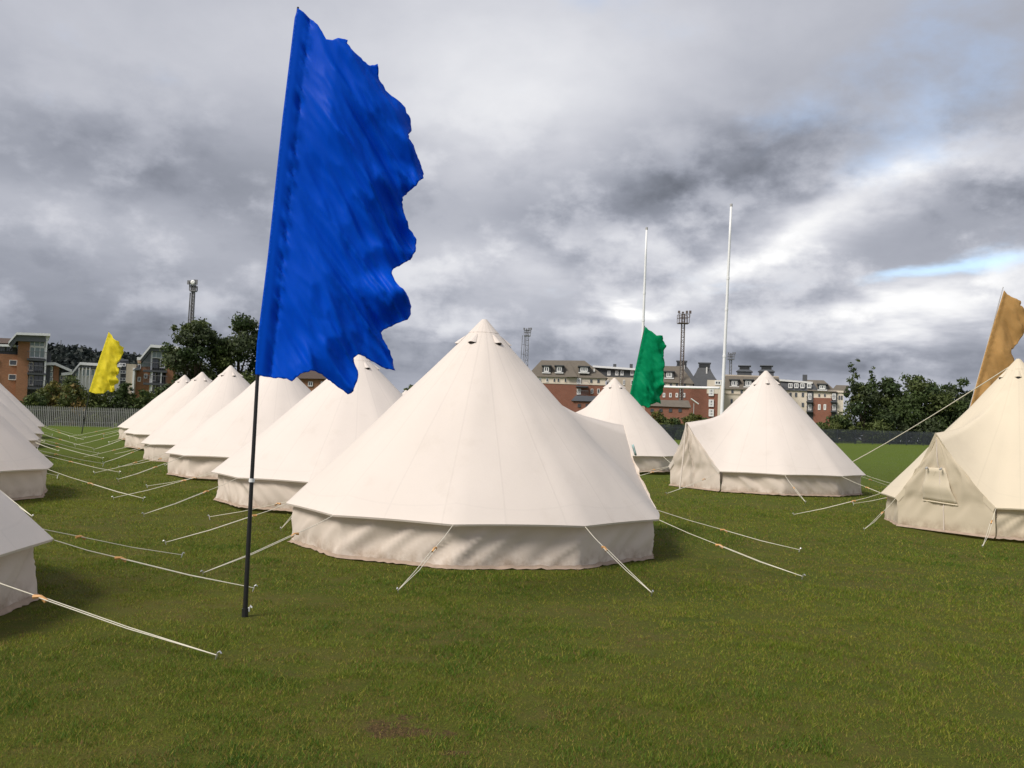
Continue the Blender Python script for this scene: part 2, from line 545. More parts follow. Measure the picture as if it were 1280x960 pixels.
def build_ground():
    xs = np.unique(np.concatenate([np.linspace(-1800, -100, 12), np.linspace(-100, 100, 41), np.arange(-13, 13.01, 0.25)]))
    ys = np.unique(np.concatenate([np.linspace(-600, 0, 8), np.arange(2.5, 22.01, 0.25), np.linspace(0, 140, 57), np.array([13, 17.5, 23, 30, 35]), np.linspace(140, 2200, 12)]))
    X, Y = np.meshgrid(xs, ys)
    Z = gz(X, Y)
    near = ((np.abs(X) < 13) & (Y > 2.4) & (Y < 22.1)).astype(float)
    Z = Z + near * (clumps(X, Y) - 0.5) * 0.035
    nr, nc = X.shape
    v = np.stack([X.ravel(), Y.ravel(), Z.ravel()], 1)
    i = np.arange(nr * nc).reshape(nr, nc)
    f = np.stack([i[:-1, :-1].ravel(), i[:-1, 1:].ravel(), i[1:, 1:].ravel(), i[1:, :-1].ravel()], 1)
    me = bpy.data.meshes.new('ground')
    me.from_pydata(v.tolist(), [], f.tolist())
    me.polygons.foreach_set('use_smooth', [True] * len(f))
    wa = me.attributes.new('worn', 'FLOAT', 'POINT')
    wa.data.foreach_set('value', (worn(X, Y) * near).astype(np.float32).ravel())
    m, nb, b = mat('turf')
    wn = nb.n('ShaderNodeAttribute', attribute_name='worn').outputs['Fac']
    P = nb.n('ShaderNodeNewGeometry').outputs['Position']
    big = nb.noise(P, 0.10, 4, 0.6)
    mid = nb.noise(P, 0.8, 6, 0.65)
    fine = nb.noise(P, 9.0, 6, 0.7)
    vf = nb.noise(P, 60.0, 4, 0.7)
    c = nb.mix(nb.maprange(mid, 0.3, 0.7), (0.072, 0.106, 0.008), (0.158, 0.168, 0.020))
    c = nb.mix(nb.maprange(fine, 0.42, 0.70, 0, 0.75), c, (0.140, 0.120, 0.026))
    c = nb.mix(nb.maprange(big, 0.35, 0.65, 0, 0.5), c, (0.072, 0.108, 0.020))
    c = nb.mix(nb.maprange(vf, 0.35, 0.7, 0, 0.6), c, (0.028, 0.034, 0.010))
    c = nb.mix(nb.maprange(nb.noise(P, 1.9, 7, 0.7), 0.60, 0.74, 0, 0.55), c, (0.105, 0.072, 0.040))
    sp = nb.n('ShaderNodeSeparateXYZ')
    nb.link(P, sp.inputs[0])
    far = nb.maprange(sp.outputs[1], 16, 48, 0, 1, True)
    c = nb.mix(nb.math('MULTIPLY', far, 0.75), c, (0.100, 0.150, 0.018))
    c = nb.mix(nb.math('MULTIPLY', far, nb.maprange(nb.noise(nb.vec('MULTIPLY', P, (1, 0.3, 1)), 0.9, 5), 0.35, 0.75, 0, 0.35)), c, (0.10, 0.13, 0.035))
    c = nb.mix(nb.math('MULTIPLY', wn, nb.maprange(fine, 0.35, 0.6, 0.2, 0.75)), c, nb.mix(vf, (0.080, 0.066, 0.020), (0.165, 0.130, 0.042)))
    bare = None
    mid2 = nb.noise(P, 4.5, 6, 0.7)
    for q, r in BARE:
        d = nb.vec('LENGTH', nb.vec('MULTIPLY', nb.vec('SUBTRACT', P, tuple(q)), (0.75, 1.0, 0.3)))
        k = nb.maprange(nb.math('MULTIPLY_ADD', nb.math('SUBTRACT', mid2, 0.5), 0.55, d), r * 0.45, r, 1.0, 0.0, True)
        bare = k if bare is None else nb.math('MAXIMUM', bare, k)
    c = nb.mix(nb.math('MULTIPLY', bare, 0.95), c, nb.mix(nb.maprange(vf, 0.35, 0.65), (0.16, 0.100, 0.045), (0.045, 0.032, 0.014)))
    nb.link(c, b.inputs['Base Color'])
    b.inputs['Roughness'].default_value = 0.95
    b.inputs['Specular IOR Level'].default_value = 0.1
    bp = nb.n('ShaderNodeBump')
    bp.inputs['Strength'].default_value = 0.9
    bp.inputs['Distance'].default_value = 0.04
    nb.link(nb.math('MULTIPLY_ADD', vf, 0.6, fine), bp.inputs['Height'])
    nb.link(bp.outputs[0], b.inputs['Normal'])
    me.materials.append(m)
    tag(link('ground', me), kind='structure')


build_ground()


# ------------------------------------------------------------------ bell tents
DA = 24.0
CS = (360 - 2 * DA) / 9
CORN = [DA + CS * k for k in range(10)]           # eave corners; the doorway is between -24 and 24 degrees
RC, ZE, PEAK_R, PEAK_Z = 2.59, 0.51, 2.62, 1.70


def corner_pt(a, rc=RC, z=ZE):
    q = radians(a)
    return Vector((rc * cos(q), rc * sin(q), z))


def eave_pt(deg):
    d = (deg + 180) % 360 - 180
    if abs(d) <= DA + 1e-6:
        y = RC * sin(radians(DA))
        f = d / DA
        x = RC * cos(radians(DA))
        k = 1 - abs(f)
        bow = 0.10 * sin(pi * k)
        return Vector((x + (PEAK_R - x) * k - bow * 0.3, f * y, ZE + (PEAK_Z - ZE) * k - bow)), k
    d %= 360
    i = max(0, min(8, int((d - DA) // CS)))
    f = min(1.0, max(0.0, (d - DA - CS * i) / CS))
    p = corner_pt(CORN[i]).lerp(corner_pt(CORN[i + 1]), f)
    s = sin(pi * f)
    return Vector((p.x * (1 + 0.010 * s), p.y * (1 + 0.010 * s), p.z + 0.012 * s)), 0.0


def roof_pt(deg, t, H, seed):
    e, k = eave_pt(deg)
    q = radians(deg)
    top = Vector((0.02 * cos(q), 0.02 * sin(q), H))
    p = top.lerp(e, t)
    if k == 0:                                    # round near the top, flat panels at the eave
        rr = sqrt(p.x ** 2 + p.y ** 2)
        full = 0.02 + (RC - 0.02) * t
        g = 1 + (full / max(rr, 1e-4) - 1) * (1 - t ** 3.0) * 0.92
        p.x *= g
        p.y *= g
    sag = 0.055 + 0.36 * k ** 1.3
    p.z -= sag * sin(pi * min(1, t ** 0.85)) * (0.75 + 0.25 * k)
    n1 = noise.noise(Vector((cos(q) * 2.2 * t * 2.6, sin(q) * 2.2 * t * 2.6, seed * 3.7 + t * 1.2)))
    n2 = noise.noise(Vector((deg * 0.11, t * 1.5, seed * 1.9)))
    w_ = sin(pi * min(1, t * 1.02)) * 0.022 * n1 + 0.020 * t * (1 - t ** 6) * n2
    if k > 0:                                     # creases running out to the door peak
        w_ += 0.030 * k * t * t * (1 - t ** 8) * noise.noise(Vector((deg * 0.33, t * 2.0, seed + 9)))
    nrm = Vector((cos(q), sin(q), 0.9)).normalized()
    return p + nrm * w_


def make_tent(label, x, y, door_deg, H=3.05, seed=1, old=False, group='cream bell tents pitched in rows', lod=0, reach=4.3, ropes=True, door_style=0, vent_turn=0.0, pegs=None, sxy=1.0):
    z0 = gzf(x, y)
    C1, C2 = (BUFF, BUFF_WALL) if old else (CREAM, CREAM_WALL)
    R = thing('bell_tent', label, 'tent', (x, y, z0), radians(door_deg), group)
    R.scale = (sxy, sxy, 1)
    rn = random.Random(seed)
    if lod:                                            # each tent stands a little differently
        R.rotation_euler = (radians(rn.uniform(-1.1, 1.1)), radians(rn.uniform(-1.1, 1.1)), radians(door_deg))
    step = (CS / 10, CS / 8, CS / 4)[lod]
    nt = (26, 18, 10)[lod]
    degs = [-DA + DA * j / 9 for j in range(19)]
    a = DA + step
    while a < 360 - DA - 1e-3:
        degs.append(a)
        a += step
    ts = [0.02 + 0.98 * (i / nt) for i in range(nt + 1)]
    rows = [[roof_pt(d, t, H, seed) for d in degs] for t in ts]
    # the eave ends in a turned-down hem
    hem = []
    for d in degs:
        e, k = eave_pt(d)
        p = roof_pt(d, 1.0, H, seed)
        hem.append(p + Vector((-0.010 * cos(radians(d)), -0.010 * sin(radians(d)), -0.022)) if k == 0 else p + Vector((-0.02, 0, -0.035)))
    mb = MB().grid(rows, True)
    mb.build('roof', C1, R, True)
    MB().grid([[p + Vector((0, 0, 0.001)) for p in rows[-1]], hem], True).build('eave_hem', C1, R, True)
    # apex cap: the reinforced cone
    cr = []
    for t in (0.0, 0.02, 0.05, 0.075):
        cr.append([roof_pt(d, max(t, 0.004), H, seed) + Vector((cos(radians(d)), sin(radians(d)), 0.7)) * (0.0048 if lod == 0 else 0.002) for d in range(0, 360, 24)])
    cb = MB().grid(cr, True)
    cb.add([cr[0][j] for j in range(15)], [tuple(range(14, -1, -1))])
    cb.build('apex_cap', C1, R, True)
    # vents with a small hood
    for i in range(6):
        va = 32 + 60 * i + vent_turn
        hd, gd = MB(), MB()
        arch = []
        for j in range(9):
            f = j / 8
            ang = va + (f - 0.5) * 20
            lift = 0.034 * sin(pi * f)
            pu = roof_pt(va + (f - 0.5) * 12, 0.088, H, seed)
            pl = roof_pt(ang, 0.135, H, seed)
            o = Vector((cos(radians(va)), sin(radians(va)), 0.45))
            arch.append((pu + o * 0.004, pu.lerp(pl, 0.5) + o * (0.005 + lift * 0.55), pl + o * (0.005 + lift), pl + o * 0.003))
        hd.grid([[a_[r_] for a_ in arch] for r_ in range(3)])
        hood = hd.build('vent', C1, R, True)
        gd.grid([[a_[3] + Vector((0, 0, 0.012)) for a_ in arch], [a_[2].lerp(a_[3], 0.12) + Vector((0, 0, 0.004)) for a_ in arch]])
        gd.grid([[roof_pt(va + (j / 8 - 0.5) * 18, 0.132, H, seed) + o * 0.006 for j in range(9)], [roof_pt(va + (j / 8 - 0.5) * 17, 0.132 + 0.012 * sin(pi * j / 8), H, seed) + o * 0.005 for j in range(9)]])
        gd.build('vent_gauze', DARK, hood)
    # wall
    nw = 9 * (26, 12, 5)[lod]
    wd = [DA + (360 - 2 * DA) * j / nw for j in range(nw + 1)]
    sgn = 1 if rn.random() < 0.5 else -1
    nv = (14, 8, 5)[lod]
    wr = []
    for i in range(nv + 1):
        v = i / nv
        row = []
        for d in wd:
            q = radians(d)
            e, _ = eave_pt(d)
            er = Vector((e.x, e.y, 0)).length
            f = ((d - DA) / CS) % 1.0
            kink = abs(f - 0.5) * 2                       # 1 at a corner
            rb = er * (0.945 + 0.020 * kink) + 0.012 * noise.noise(Vector((d * 0.2, seed, 4)))
            rtp = er * 0.955
            r_ = rtp + (rb - rtp) * v
            z_ = (e.z + 0.015) * (1 - v) + (0.018 + 0.02 * noise.noise(Vector((d * 0.35, seed * 2.0, 1)))) * v
            s = q * 2.5
            fold = 0
            for (ks, kz, am) in ((2.5, 2.9, 0.054), (6.1, 7.4, 0.020)):
                u_ = s * ks - sgn * z_ * kz
                fold += am * (1 - 2 * abs(noise.noise(Vector((u_, seed * 5.1, (s * kz + z_ * ks) * 0.10)))))
            fold += 0.05 * noise.noise(Vector((s * 1.2, seed * 1.3, z_)))
            r_ += (fold - 0.045) * (sin(pi * min(1, max(0, v * 0.94 + 0.03))) ** 0.8)
            row.append((r_ * cos(q), r_ * sin(q), z_))
        wr.append(row)
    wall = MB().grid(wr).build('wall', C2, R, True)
    # muddy hem along the foot of the wall
    hr = []
    for j, (dr, dzz) in enumerate(((0.004, 0.040), (0.014, 0.020), (0.028, 0.006), (0.040, 0.005))):
        row = []
        for i, d in enumerate(wd):
            q = radians(d)
            b_ = Vector(wr[-1][i])
            rr = b_.xy.length + dr * (1 + 0.7 * noise.noise(Vector((d * 0.6, seed, j * 1.7)))) 
            row.append((rr * cos(q), rr * sin(q), max(0.004, b_.z + dzz - 0.014 + 0.014 * noise.noise(Vector((d * 0.8, j, seed))))))
        hr.append(row)
    MB().grid(hr).build('mud_flap', HEM, R, True)
    # doorway: two canvas leaves under the A-frame
    yw = RC * sin(radians(DA)) * 0.975
    xb = RC * cos(radians(DA))
    ztop = PEAK_Z - 0.07

    def door_pt(u_, z_):
        hw = yw if z_ < ZE else yw * max(0.0, 1 - (z_ - ZE) / (ztop - ZE))
        k = z_ / ztop
        x_ = xb - 0.05 + 0.02 * (1 - abs(u_)) + 0.36 * max(0, k - 0.27) * (1.0)
        crease = 0.035 * max(0, 1 - abs(z_ - 0.56) / 0.12)
        f_ = 0.055 * (1 - 2 * abs(noise.noise(Vector((u_ * 2.4 - z_ * 2.6, (z_ + u_) * 0.5, seed + 2.2))))) - 0.02 + 0.03 * (1 - 2 * abs(noise.noise(Vector((u_ * 5.2 - z_ * 5.6, (z_ + u_) * 0.8, seed + 4.2)))))
        f_ += 0.014 * noise.noise(Vector((u_ * 8, z_ * 5, seed)))
        return Vector((x_ - crease * 0.6 + f_ * sin(pi * min(1, max(0.04, k * 0.96))), u_ * hw, z_))

    # the turned-back canvas band along both slopes of the A-frame
    for sg in (-1, 1):
        band = [[], []]
        for i in range(11):
            e_, _k = eave_pt(sg * DA * (1 - i / 10))
            band[0].append(e_ + Vector((0.012, 0, 0.012)))
            band[1].append(e_ + Vector((-0.005 - 0.03 * _k, -0.055 * e_.y / max(0.3, abs(e_.y)) * (1 - _k), -0.075)))
        MB().grid(band).build('door_trim', C1, R, True)

    def leaf(u0, u1):
        r_ = []
        for i in range(29):
            z_ = 0.012 + (ztop - 0.012) * i / 28
            r_.append([door_pt(u0 + (u1 - u0) * j / 16, z_) + Vector((0.006 if u0 >= 0 else 0, 0, 0)) for j in range(17)])
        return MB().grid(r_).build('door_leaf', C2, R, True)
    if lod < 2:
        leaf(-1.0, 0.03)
        leaf(0.0, 1.0)
        zp = MB().tube([door_pt(0.015, 0.02 + (ztop - 0.05) * i / 12) + Vector((0.012, 0, 0)) for i in range(13)], 0.011, 5)
        zp.build('zip', SEAM, R)
        mf = MB().grid([[door_pt(-1 + j / 8, 0.03) + Vector((0.015, 0, 0.015)) for j in range(17)], [door_pt(-1 + j / 8, 0.012) + Vector((0.06, 0, 0)) for j in range(17)]])
        mf.build('door_hem', HEM, R)
    if door_style == 1:                                # a canvas window flap hanging on the door, held by two toggles
        fl = []
        for i in range(9):
            f = i / 8
            z_ = 1.10 - 0.58 * f
            hw = 0.20 + 0.17 * f
            fl.append([Vector((door_pt(0, z_).x + 0.022 + 0.016 * f + 0.012 * sin(7 * j / 10 + f * 3), -0.05 + hw * (j / 5 - 1), z_ - 0.03 * f * (j / 10))) for j in range(11)])
        o = solidify(MB().grid(fl).build('window_flap', C1, R, True), 0.006)
        for s_ in (-1, 1):
            MB().tube([Vector((door_pt(0, 1.1).x + 0.05, -0.05 + 0.15 * s_, 1.10)), Vector((door_pt(0, 1.1).x + 0.10, -0.05 + 0.15 * s_, 1.08))], 0.018, 6).build('toggle', GREYP, o)
        hemrow = fl[-1]
        MB().tube([p + Vector((0.004, 0, 0)) for p in hemrow], 0.012, 5).build('hem', C1, o)
    if door_style == 2:                                # the door pole standing in front
        MB().tube([(PEAK_R + 0.02, 0, PEAK_Z - 0.01), (PEAK_R + 0.06, -0.02, 0.9), (PEAK_R + 0.14, -0.03, 0.0)], 0.02, 7).build('door_pole', SEAM, R)
    # guy ropes
    if ropes:
        for i, a in enumerate(CORN):
            if rn.random() < 0.06 and lod > 0:
                continue
            p0, _ = eave_pt(a)
            p0 = p0 + Vector((0, 0, -0.01))
            aj = radians(a + rn.uniform(-5, 5))
            rr = reach + rn.uniform(-0.22, 0.28)
            wp = Vector((rr * cos(aj), rr * sin(aj), 0))
            wx = x + wp.x * cos(radians(door_deg)) - wp.y * sin(radians(door_deg))
            wy = y + wp.x * sin(radians(door_deg)) + wp.y * cos(radians(door_deg))
            p1 = Vector((wp.x, wp.y, gzf(wx, wy) - z0 + 0.035))
            if pegs and i in pegs:                        # surveyed peg positions
                g_ = on_ground(*pegs[i])
                lx, ly = (g_.x - x) / sxy, (g_.y - y) / sxy
                ca_, sa_ = cos(radians(door_deg)), sin(radians(door_deg))
                p1 = Vector((lx * ca_ + ly * sa_, -lx * sa_ + ly * ca_, g_.z - z0 + 0.03))
                aj = atan2(p1.y - p0.y, p1.x - p0.x)
            k = rn.uniform(0.28, 0.48)
            ps = p0.lerp(p1, k) + Vector((0, 0, -0.02))
            rad = (0.0042, 0.0055, 0.009)[lod]
            rp = MB()
            rp.tube([p0, p0.lerp(ps, 0.5) + Vector((0, 0, -0.01)), ps], rad, 5)
            side = Vector((-sin(aj), cos(aj), 0)) * 0.016
            for sg in (-1, 1):
                mid = ps.lerp(p1, 0.5) + Vector((0, 0, -0.015)) + side * sg * (1.4 if sg > 0 else 0.6)
                rp.tube([ps + side * sg, mid, p1], rad * 0.92, 5)
            ro = rp.build('guy_rope', ROPE, R)
            if lod < 2:
                dr = (p1 - p0).normalized()
                upv = side.normalized().cross(dr)
                wbx = MB()
                a3 = ps - dr * 0.05
                b3 = ps + dr * 0.05
                wbx.tube([a3 + upv * 0.012, ps - upv * 0.006, b3 + upv * 0.012], [0.017, 0.012, 0.017], 6)
                wbx.build('slider', WOOD, ro)
            pg = MB()
            out = Vector((cos(aj), sin(aj), 0))
            pg.tube([p1 + Vector((0, 0, -0.15)) - out * 0.05, p1 + Vector((0, 0, 0.02)), p1 + out * 0.012 + Vector((0, 0, 0.028)), p1 + out * 0.024 + Vector((0, 0, 0.014))], 0.006, 6)
            pg.build('peg', STEEL, ro)
    return R


FACE = 34
T1 = make_tent('largest cream bell tent in the middle of the photo, nearest in full view', -0.42, 12.9, FACE, 3.11, 1, reach=4.25, pegs={5: (253, 720), 6: (497, 742), 7: (815, 745), 8: (1004, 724), 9: (1000, 690)})
T2 = make_tent('cream bell tent just behind the largest one, its tip hidden by the blue flag', -2.93, 17.6, FACE, 2.86, 2, lod=0)
T3 = make_tent('cream bell tent directly behind the black pole of the blue flag', -5.82, 23.1, FACE + 2, 2.90, 3, lod=1)
T4 = make_tent('cream bell tent with its tip standing clear just left of the black flag pole', -8.86, 29.2, FACE - 2, 3.0, 4, lod=1)
T5 = make_tent('second farthest cream bell tent in the row left of the blue flag', -11.65, 34.6, FACE + 3, 2.90, 5, lod=1)
T6 = make_tent('farthest cream bell tent in the row left of the blue flag, beside the palisade fence', -14.4, 40.5, FACE, 2.92, 6, lod=1)
L1 = make_tent('nearest cream bell tent cut by the left edge, only its eave corner in view', -6.30, 7.05, 185, 3.05, 11, lod=0, pegs={4: (272, 825), 5: (318, 739), 6: (228, 697)})
L2 = make_tent('cream bell tent at the left edge, second from the front', -10.65, 16.0, 203, 3.05, 12, lod=1)
L3 = make_tent('third tent from the front in the row along the left edge', -13.5, 20.8, 207, 3.0, 13, lod=1)
L4 = make_tent('fourth tent from the front in the row along the left edge', -16.2, 26.4, 205, 3.0, 14, lod=1)
L5 = make_tent('second farthest tent in the row along the left edge', -18.9, 32.0, 206, 3.0, 15, lod=1)
L6 = make_tent('farthest tent in the row along the left edge, by the palisade fence', -21.9, 38.0, 205, 3.0, 16, lod=1)
R1 = make_tent('buff yellowish bell tent at the right edge with a window flap on its door', 9.32, 17.0, 210, 3.14, 21, True, sxy=0.9, lod=0, door_style=1, pegs={0: (1228, 686), 9: (1080, 664), 8: (992, 645)})
R2 = make_tent('cream bell tent right of centre with a pole standing in its closed doorway', 6.87, 25.0, 207, 3.20, 22, lod=0, door_style=2, vent_turn=24)
R3 = make_tent('cream bell tent beside the green flag, half hidden by the largest tent', 3.62, 32.0, 208, 3.16, 23, lod=1)
R4 = make_tent('tiny far tent tip peeping out between the blue flag and the largest tent', -5.9, 52.0, 208, 3.0, 24, lod=2)

# the long storm line that runs from the buff tent's tip down behind its neighbour
sl = MB()
tip = Vector((9.25, 17.0, gzf(9.25, 17.0) + 3.04))
pgp = Vector((9.1, 28.0, gzf(9.1, 28.0)))
inv_m = Matrix.Translation(R1.location) @ Matrix.Rotation(radians(210), 4, 'Z') @ Matrix.Diagonal((0.9, 0.9, 1, 1))
pts = [tip.lerp(pgp, i / 10) + Vector((0, 0, -0.10 * sin(pi * i / 10))) for i in range(11)]
sl.tube([inv_m.inverted() @ p for p in pts], 0.011, 5)
sl.build('storm_line', ROPE, R1)

# pale teal cloth hanging at the far side of the largest tent's doorway
cl = at(791, 556, 14.7)
tw = MB().grid([[(cl.x + 0.02 * sin(j) + 0.018 * i, cl.y + 0.05 * j, cl.z - 0.055 * i + 0.01 * sin(j * 2)) for j in range(4)] for i in range(4)])
tco = tw.build('hanging_cloth', plain('cloth_teal', (0.42, 0.60, 0.58), 0.85), None, True)
solidify(tco, 0.01)
tag(tco, "small pale teal cloth hanging beside the largest tent's doorway", 'cloth')


# ------------------------------------------------------------------ flags
def pnoise(x, y, s):
    return noise.noise(Vector((x, y, s)))


def make_flag(label, base, psi, pole, outline, colour, seed, grid_step, pole_mat, sleeve_w=0.10, amp=0.05, dup_tip=False, pr=0.022, base_z=None):
    """pole leans with the wind; the cloth is a ragged sail with folds, laced to it by a sleeve. outline in metres along the cloth and up"""
    R = thing('feather_flag', label, 'flag', (base[0], base[1], 0), psi, 'tall festival flags on poles')
    zb = gzf(base[0], base[1]) if base_z is None else base_z
    pl = [(s, 0, h) for s, h in pole]
    pl[0] = (pl[0][0], 0, zb - 0.05)
    ps = []
    for i in range(len(pl) - 1):
        for k in range(5):
            ps.append(Vector(pl[i]).lerp(Vector(pl[i + 1]), k / 5))
    ps.append(Vector(pl[-1]))
    n = len(ps)
    po = MB().tube(ps, [pr * (1.0 - 0.55 * i / (n - 1)) for i in range(n)], 10).build('pole', pole_mat, R, True)
    hs = [h for _, h in outline]
    h0, h1 = min(hs), max(hs)

    def pole_s(h):
        for i in range(len(pole) - 1):
            a, b_ = pole[i], pole[i + 1]
            if h <= b_[1] or i == len(pole) - 2:
                f = (h - a[1]) / (b_[1] - a[1])
                return a[0] + (b_[0] - a[0]) * f

    # densify the outline with a slight fray
    ol = []
    rr = random.Random(seed)
    m_ = len(outline)
    for i in range(m_):
        a, b_ = Vector(outline[i]), Vector(outline[(i + 1) % m_])
        dd = (b_ - a).length
        k = max(1, int(dd / grid_step))
        for j in range(k):
            p = a.lerp(b_, j / k)
            if i != m_ - 1 and not (i == 0 and j == 0) and p.x - pole_s(p.y) > 0.08:
                p += Vector((rr.uniform(-1, 1), rr.uniform(-1, 1))) * 0.24 * grid_step
            ol.append(p)
    # interior points
    gx0, gx1 = min(p.x for p in ol), max(p.x for p in ol)
    poly = [(p.x, p.y) for p in ol]

    def inside(x, y):
        c = False
        j = len(poly) - 1
        for i in range(len(poly)):
            xi, yi = poly[i]
            xj, yj = poly[j]
            if (yi > y) != (yj > y) and x < (xj - xi) * (y - yi) / (yj - yi) + xi:
                c = not c
            j = i
        return c
    pts = list(ol)
    yy = h0
    row = 0
    while yy < h1:
        xx = gx0 + (grid_step * 0.5 if row % 2 else 0)
        while xx < gx1:
            if inside(xx, yy) and inside(xx + 0.3 * grid_step, yy) and inside(xx - 0.3 * grid_step, yy):
                pts.append(Vector((xx, yy)))
            xx += grid_step
        yy += grid_step * 0.87
        row += 1
    nb_ = len(ol)
    vs, es, fs, *_ = delaunay_2d_cdt(pts, [(i, (i + 1) % nb_) for i in range(nb_)], [], 1, 1e-6)
    H_ = h1 - h0
    wmax = max(p.x - pole_s(p.y) for p in ol)
    out = []
    for v in vs:
        s = v.x - pole_s(v.y)
        f = max(0, s) / wmax
        g = min(1, max(0.0, (s - sleeve_w * 0.6) / (0.25 * wmax)))
        hh = (v.y - h0) / H_
        # long diagonal folds fanning from the upper hoist to the lower fly, plus flutter along the ragged edge
        u = s * 0.80 + (v.y - h0) * 0.60
        t = (v.y - h0) * 0.80 - s * 0.60
        fold = 1.5 * pnoise(u * 2.9 / H_ * 3, t * 0.75 / H_ * 3, seed) + 0.95 * (0.5 - abs(pnoise(u * 6.2 / H_ * 3, t * 1.1 / H_ * 3, seed + 5))) \
            + 0.5 * (0.4 - abs(pnoise(u * 13 / H_ * 3, t * 2.2 / H_ * 3, seed + 8)))
        cr = pnoise(u * 4.2 / H_ * 3 + 7, t * 0.55 / H_ * 3, seed + 21)
        fold += (0.25 + 0.75 * (1 - hh)) * (0.45 * max(0.0, 1 - abs(cr) * 7) + 0.26 * max(0.0, 1 - abs(pnoise(u * 8.5 / H_ * 3, t * 1.3 / H_ * 3, seed + 27)) * 6))
        flut = pnoise(v.y * 4.2 / H_ * 3, s * 2.0, seed + 3) * max(0, f - 0.55) * 2.8
        belly = 0.8 * sin(pi * min(1, f)) * (0.4 + 0.6 * hh)
        d = amp * (g * (fold * (0.45 + 0.9 * f) + flut * 1.1) + belly)
        # puckers along the sleeve
        pk = amp * 0.42 * math.exp(-((s - sleeve_w) / (0.030 * H_ / 3)) ** 2) * (pnoise(v.y * 22 / H_ * 3 + s * 30, s * 6, seed + 11))
        ridge = -amp * 0.08 * math.exp(-((s - sleeve_w) / (0.010 * H_ / 3)) ** 2)
        tube_b = pr * 1.25 * math.exp(-max(0.0, (s - pr) / (sleeve_w * 0.6)) ** 2)
        out.append((v.x, -(d + pk + ridge + tube_b), v.y))
    me = bpy.data.meshes.new('flag_cloth')
    me.from_pydata(out, [], [tuple(f) for f in fs])
    me.materials.append(colour)
    me.polygons.foreach_set('use_smooth', [True] * len(fs))
    me.update()
    o = link('flag_cloth', me, R)
    solidify(o, 0.003)
    return R, po


blue_ol = [(0.186, 5.036), (0.234, 5.009), (0.275, 4.98), (0.337, 4.927), (0.379, 4.871), (0.408, 4.82), (0.43, 4.788), (0.463, 4.779), (0.604, 4.791), (0.605, 4.757), (0.634, 4.712), (0.69, 4.664), (0.739, 4.629), (0.781, 4.606), (0.862, 4.617), (0.878, 4.584), (0.881, 4.507), (0.946, 4.418), (1.011, 4.363), (1.067, 4.335), (1.117, 4.292), (1.133, 4.244), (1.169, 4.207), (1.179, 4.151), (1.181, 4.096), (1.149, 4.036), (1.151, 3.994), (1.194, 3.943), (1.217, 3.889), (1.269, 3.825), (1.3, 3.737), (1.295, 3.687), (1.249, 3.641), (1.236, 3.604), (1.175, 3.563), (1.129, 3.51), (1.132, 3.448), (1.142, 3.379), (1.179, 3.306), (1.189, 3.245), (1.232, 3.213), (1.262, 3.153), (1.263, 3.063), (1.233, 3.005), (1.19, 2.96), (1.126, 2.927), (1.073, 2.889), (1.061, 2.847), (1.074, 2.799), (1.1, 2.739), (1.143, 2.701), (1.2, 2.643), (1.237, 2.576), (1.233, 2.514), (1.211, 2.457), (1.161, 2.44), (1.103, 2.416), (1.04, 2.385), (0.998, 2.341), (1.01, 2.301), (1.039, 2.255), (1.076, 2.188), (1.106, 2.121), (1.123, 2.03), (1.055, 2.037), (0.969, 2.073), (0.903, 2.111), (0.848, 2.135), (0.807, 2.146), (0.775, 2.117), (0.784, 2.064), (0.813, 2.004), (0.816, 1.95), (0.798, 1.895), (0.781, 1.834), (0.746, 1.812), (0.701, 1.837), (0.646, 1.878), (0.578, 1.925), (0.517, 1.969), (0.47, 1.987), (0.431, 1.989), (0.392, 1.977), (0.354, 1.961), (0.316, 1.926), (0.282, 1.9), (0.239, 1.916), (0.174, 1.919), (0.11, 1.923), (0.059, 1.927), (-0.012, 1.944), (-0.01, 2.2), (0.042, 2.93), (0.105, 4.084), (0.165, 4.95)]
yellow_ol = [(1.047, 5.715), (1.214, 5.539), (1.375, 5.338), (1.651, 5.222), (1.676, 5.034), (1.864, 4.942), (1.858, 4.601), (1.753, 4.323), (1.606, 4.106), (1.617, 3.897), (1.728, 3.755), (1.691, 3.544), (1.547, 3.432), (1.71, 3.188), (1.694, 3.045), (1.5, 2.97), (1.538, 2.699), (1.411, 2.564), (1.17, 2.662), (0.982, 2.487), (0.592, 2.45), (0.245, 2.56), (0.62, 4.1)]
green_ol = [(0.636, 5.599), (0.765, 5.496), (0.926, 5.38), (1.056, 5.261), (1.276, 5.271), (1.313, 5.086), (1.445, 4.89), (1.388, 4.686), (1.394, 4.5), (1.434, 4.192), (1.363, 3.941), (1.385, 3.725), (1.361, 3.477), (1.451, 3.109), (1.315, 2.918), (1.355, 2.642), (1.164, 2.696), (0.932, 2.595), (0.858, 2.469), (0.636, 2.553), (0.42, 2.452), (0.05, 2.562), (0.345, 4.14)]
brown_ol = [(0.939, 5.121), (1.025, 5.033), (1.147, 4.947), (1.289, 4.881), (1.291, 4.788), (1.434, 4.61), (1.497, 4.428), (1.439, 4.259), (1.42, 4.146), (1.361, 4.033), (1.282, 3.899), (1.203, 3.803), (1.095, 3.743), (1.104, 3.651), (1.166, 3.562), (1.209, 3.379), (1.13, 3.228), (0.992, 3.075), (1.096, 2.822), (1.159, 2.605), (0.94, 2.486), (0.703, 2.312), (0.463, 2.394), (0.115, 2.327), (0.515, 3.75)]
BLUE = silk('silk_blue', (0.0, 0.115, 0.78))
YELLOW = silk('silk_yellow', (0.95, 0.80, 0.06))
GREEN = silk('silk_green', (0.003, 0.36, 0.15))
OCHRE = silk('silk_ochre', (0.68, 0.43, 0.17))
